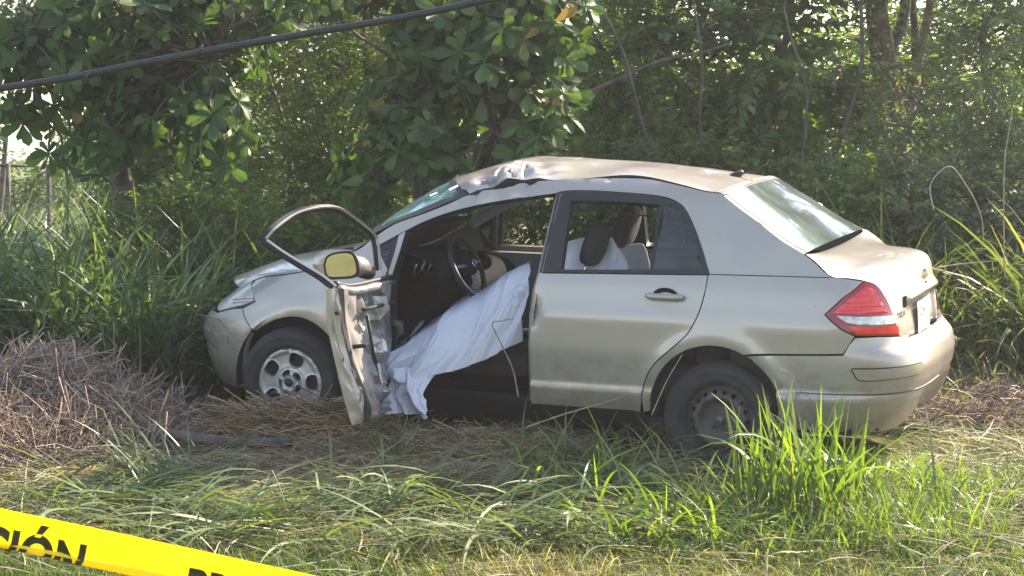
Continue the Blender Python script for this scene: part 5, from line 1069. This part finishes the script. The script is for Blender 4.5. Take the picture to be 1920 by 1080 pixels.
# ---------------------------------------------------------------- barrier tape in the foreground, cable above, things on the ground
tA, tB = np.array([(-0.726, 3, 1.1)][0]), np.array([(-0.275, 3.02, 0.998)][0])
dx = (tB-tA)/np.linalg.norm(tB-tA); TW = .100
upv = np.array([0, 0, 1.])-dx*dx[2]; upv /= np.linalg.norm(upv); fw = np.cross(dx, upv)      # fw points away from the camera
if fw[1] < 0: fw = -fw
qs = np.linspace(0, 1, 26)
prof = []
th = math.radians(6); y_ = z_ = 0.
for i, q in enumerate(qs):
    prof.append((y_, z_)); k = .10+ (0 if q < .50 else 5.2*(q-.50)/.50*1.25)
    y_ += math.sin(k)*TW/25; z_ -= math.cos(k)*TW/25
prof = np.array(prof)
def tape_pt(x, q, off=0.):
    yy = np.interp(q, qs, prof[:, 0]); zz = np.interp(q, qs, prof[:, 1]); x = np.asarray(x, float)
    yy = yy+.004*np.sin(x*9+q*2)*q+.006*vnoise(x*16+q*3, q*3+x*0, seed=41)+.003*vnoise(x*43, q*9+x*0, seed=42); sagz = .012*np.sin(x*2.1)*0
    e = 1e-3; ty = (np.interp(np.minimum(q+e, 1), qs, prof[:, 0])-np.interp(np.maximum(q-e, 0), qs, prof[:, 0])); tz = (np.interp(np.minimum(q+e, 1), qs, prof[:, 1])-np.interp(np.maximum(q-e, 0), qs, prof[:, 1])); nn = np.hypot(ty, tz)+1e-12
    ny, nz = tz/nn, -ty/nn                                    # towards the camera
    sh = -.016*np.clip((q-.45)/.3, 0, 1.2)**2
    return tA+dx*(x+sh)[..., None]+fw*(yy+off*ny)[..., None]+upv*(zz+sagz+off*nz)[..., None]
X_, Q_ = np.meshgrid(np.linspace(-2.2, 2.6, 160), qs, indexing='ij')
mb = MB(); mb.grid(tape_pt(X_, Q_)); TP = mb.build('caution_tape', M['tape']); tag(TP, 'yellow plastic caution tape with black letters stretched across the lower left corner', 'tape')
import bmesh
def tape_text(s, xc, size):
    V, F = text2d(s, size, 1.05, .045)
    bm = bmesh.new(); vs = [bm.verts.new((x, y, 0)) for x, y in V]
    for f in F:
        try: bm.faces.new([vs[i] for i in f])
        except ValueError: pass
    for y in np.arange(-.04, .041, .0025):
        bmesh.ops.bisect_plane(bm, geom=bm.verts[:]+bm.edges[:]+bm.faces[:], plane_co=(0, y, 0), plane_no=(0, 1, 0))
    bm.verts.ensure_lookup_table(); bm.verts.index_update()
    V = np.array([v.co[:2] for v in bm.verts]); F = [tuple(v.index for v in f.verts) for f in bm.faces]; bm.free()
    return V, F
for s, xr_ in (('PRECAUCIÓN', 'r'), ('PROHIBIDO', 'l')):
    V, F = tape_text(s, 0, .078)
    V[:, 0] *= .74
    x = V[:, 0]-V[:, 0].max()+.131 if xr_ == 'r' else V[:, 0]-V[:, 0].min()+.279
    q = .60-V[:, 1]/TW
    P = tape_pt(x, np.clip(q, .02, .99), .0008); part('tape_lettering', TP, P, F, M['ink'], False)
ca = np.array([(-1.524, 6, 1.773), (-1.255, 6, 1.812), (-0.985, 6, 1.865), (-0.597, 6, 1.934), (-0.298, 6, 1.984), (-0.075, 6, 2.031), (0.149, 6, 2.085)])
d0 = ca[0]-ca[1]; d1 = ca[-1]-ca[-2]
ca = np.vstack([ca[0]+d0*5, ca[0]+d0*2, ca[0]+d0, ca, ca[-1]+d1, ca[-1]+d1*2, ca[-1]+d1*5])
mb = MB(); mb.tube(cr(ca, 10), .0105, 10); CB = mb.build('overhead_cable', M['cable']); tag(CB, 'thick black cable crossing the upper left of the view', 'cable')
for q in [(-0.876, 5.99, 1.884), (-1.193, 5.99, 1.808)]:
    p = np.array(q); mb = MB(); mb.tube([p+[0, 0, -.012], p+[.004, 0, .012], p+[.012, 0, .022]], [.006, .005, .002], 6); mb.build('cable_tie', M['cable'], CB)
def stick(name, label, cat, pts, r, mat='wood', n=8, group=None):
    p = cr(np.array(pts), 6); mb = MB(); mb.tube(p, np.linspace(r[0], r[1], len(p))*(1+.15*np.sin(np.arange(len(p))*1.7)), n); o = mb.build(name, M[mat]); tag(o, label, cat, group); return o
gp = lambda x, y, h: (x, y, float(gz(x, y))+h)
lg = [(-2.128, 11.62, 0.095), (-1.868, 11.6, 0.071), (-1.634, 11.6, 0.036), (-1.43, 11.6, 0.024), (-1.203, 11.6, 0.03)]
stick('fallen_branch', 'dark weathered branch lying in the straw left of the front wheel', 'branch', lg, (.038, .026))
lg = [(-0.496, 12.33, -0.041), (-0.398, 12.178, -0.052), (-0.277, 12.214, -0.05)]
stick('short_stick', 'short grey stick lying below the white sheet', 'branch', [gp(x, y, .04) for x, y, z in lg], (.014, .009))
M['stalk'] = simple('dry_stalk', (.20, .15, .095), .8, var=.25, scale=40)
M['stalk_pale'] = simple('pale_dry_stalk', (.26, .22, .16), .8, var=.25, scale=40)
stick('dry_stalk', 'bent dry stalk standing before the white sheet', 'stalk', [(0.035, 11.55, 0.282), (0.006, 11.55, 0.428), (-0.052, 11.55, 0.559), (-0.107, 11.55, 0.681), (-0.058, 11.55, 0.698), (0.012, 11.55, 0.713)], (.005, .0025), 'stalk', 5, 'dry stalks around the car')
stick('dry_stalk', 'leaning dry stalk across the rear wheel arch', 'stalk', [(0.744, 11.3, 0.216), (0.823, 11.3, 0.396), (0.905, 11.3, 0.539)], (.004, .0025), 'stalk_pale', 5, 'dry stalks around the car')
stick('dry_stalk', 'long dry stalk lying bent in the middle of the trampled grass', 'stalk', [(x, y, z+.10) for x, y, z in [(-0.208, 11.002, -0.129), (0, 12.195, -0.054), (0.287, 12.688, -0.024), (0.579, 12.785, -0.021), (0.895, 12.715, -0.028)]], (.006, .003), 'stalk', 5, 'dry stalks around the car')
stick('dry_stalk', 'long dry stalk slanting below the rear door', 'stalk', [(0.069, 10.9, 0.199), (0.277, 11, 0.259), (0.53, 11.1, 0.319), (0.614, 11.1, 0.353)], (.005, .003), 'stalk', 5, 'dry stalks around the car')
stick('dry_stalk', 'bent pale reed arching above the boot at the right', 'stalk', [(2.646, 13.4, 1.249), (2.627, 13.4, 1.416), (2.743, 13.4, 1.527), (2.844, 13.4, 1.416), (2.941, 13.4, 1.232), (2.967, 13.4, 1.031)], (.0045, .003), 'stalk_pale', 5, 'dry stalks around the car')
stick('dry_stalk', 'upright pale reed at the right edge of the view', 'stalk', [(3.077, 13.3, 0.835), (3.065, 13.3, 1.235), (3.067, 13.3, 1.567), (3.106, 13.3, 1.848)], (.0045, .0025), 'stalk_pale', 5, 'dry stalks around the car')
stick('dry_stalk', 'long pale stalk slanting to the right above the rear bumper', 'stalk', [(2.567, 12.9, 0.917), (2.733, 13, 0.934), (2.993, 13, 0.957)], (.005, .003), 'stalk_pale', 5, 'dry stalks around the car')
stick('dry_stalk', 'tall thin stalk rising from the long grass at the left', 'stalk', [(-2.747, 13.2, 0.576), (-2.71, 13.2, 0.841), (-2.647, 13.2, 1.172), (-2.604, 13.2, 1.468)], (.0045, .0025), 'stalk_pale', 5, 'dry stalks around the car')
stick('dry_stalk', 'orange tipped thin straw standing in the lower left grass', 'stalk', [(-1.059, 10, -0.15), (-1.084, 10, -0.01), (-1.133, 10, 0.112)], (.003, .003), 'stalk_pale', 5, 'dry stalks around the car')
p = [(-0.347, 11.983, -0.065)][0]
mb = MB(); r_ = np.random.default_rng(5); t = np.linspace(0, 2*math.pi, 12); mb.grid([[(p[0]+.045*k*math.cos(a)*(1+.2*math.sin(3*a)), p[1]+.05*k*math.sin(a), p[2]+.075+.012*math.sin(2*a+k*3)) for a in t] for k in (.05, .4, .75, 1.)]); o = mb.build('paper_scrap', M['plate']); tag(o, 'small crumpled white scrap on the grass below the sill', 'litter')
# seed head grass in front of the rear quarter
r_ = np.random.default_rng(77); base = np.array([(1.447, 10.9, 0.232)][0]); tp = np.array([(1.478, 10.9, 0.48)][0])
root = empty('seed_head_grass', (0, 0, 0)); tag(root, 'feathery pale seed head standing before the rear quarter panel', 'grass')
b0 = np.array([base[0], base[1], float(gz(base[0], base[1]))])
mb = MB(); mb.tube(cr([b0, base, tp], 5), .0022, 4); mb.build('stem', M['stalk_pale'], root)
n = 60; s0 = base+(tp-base)*r_.uniform(.1, 1, n)[:, None]; a = r_.uniform(-1.1, 1.1, n); d = np.stack([np.sin(a), r_.normal(0, .4, n), np.cos(a)], -1); V, F, R = stalks(s0, s0+d*r_.uniform(.05, .17, n)[:, None], np.full(n, .0011), .06, 2, seed=3); part('seed_spray', root, V, F, M['stalk_pale'])['kind'] = 'stuff'
# wire fence far at the left
root = empty('rail_fence', (0, 0, 0)); tag(root, 'old post and rail fence far away at the left edge', 'fence')
fx = [(-5.679, 24, 1.48), (-5.381, 24.5, 1.466)]
for k, (x, y, z) in enumerate(((fx[0][0], 24., fx[0][2]), (fx[0][0]-1.6, 24., fx[0][2]), (fx[1][0]+.05, 24.5, fx[1][2]))):
    mb = MB(); mb.tube([(x, y, float(gz(x, y))-.1), (x+.02, y, z+.02)], .028, 8); mb.build('post', M['wood'], root)
mb = MB(); mb.tube([(fx[0][0]-1.7, 24, fx[0][2]), (fx[0][0], 24, fx[0][2]), (fx[1][0]+.1, 24.5, fx[1][2])], .02, 6); mb.build('rail', M['wood'], root)

# ---------------------------------------------------------------- thin scattering volume added to imitate the veil of lens flare
mb = MB(); mb.box((-920, -920, -4.5), (920, 1520, 8.5)); hz = mb.build('veil_volume', None, None, False)
m, nt, N, b = nodes('flare_veil'); N.remove(b); pv = N.new('ShaderNodeVolumePrincipled'); pv.inputs['Color'].default_value = (.95, .97, 1, 1); pv.inputs['Density'].default_value = .0010; pv.inputs['Anisotropy'].default_value = .45
nt.links.new(pv.outputs[0], N['Material Output'].inputs['Volume']); hz.data.materials.clear(); hz.data.materials.append(m); tag(hz, kind='stuff')
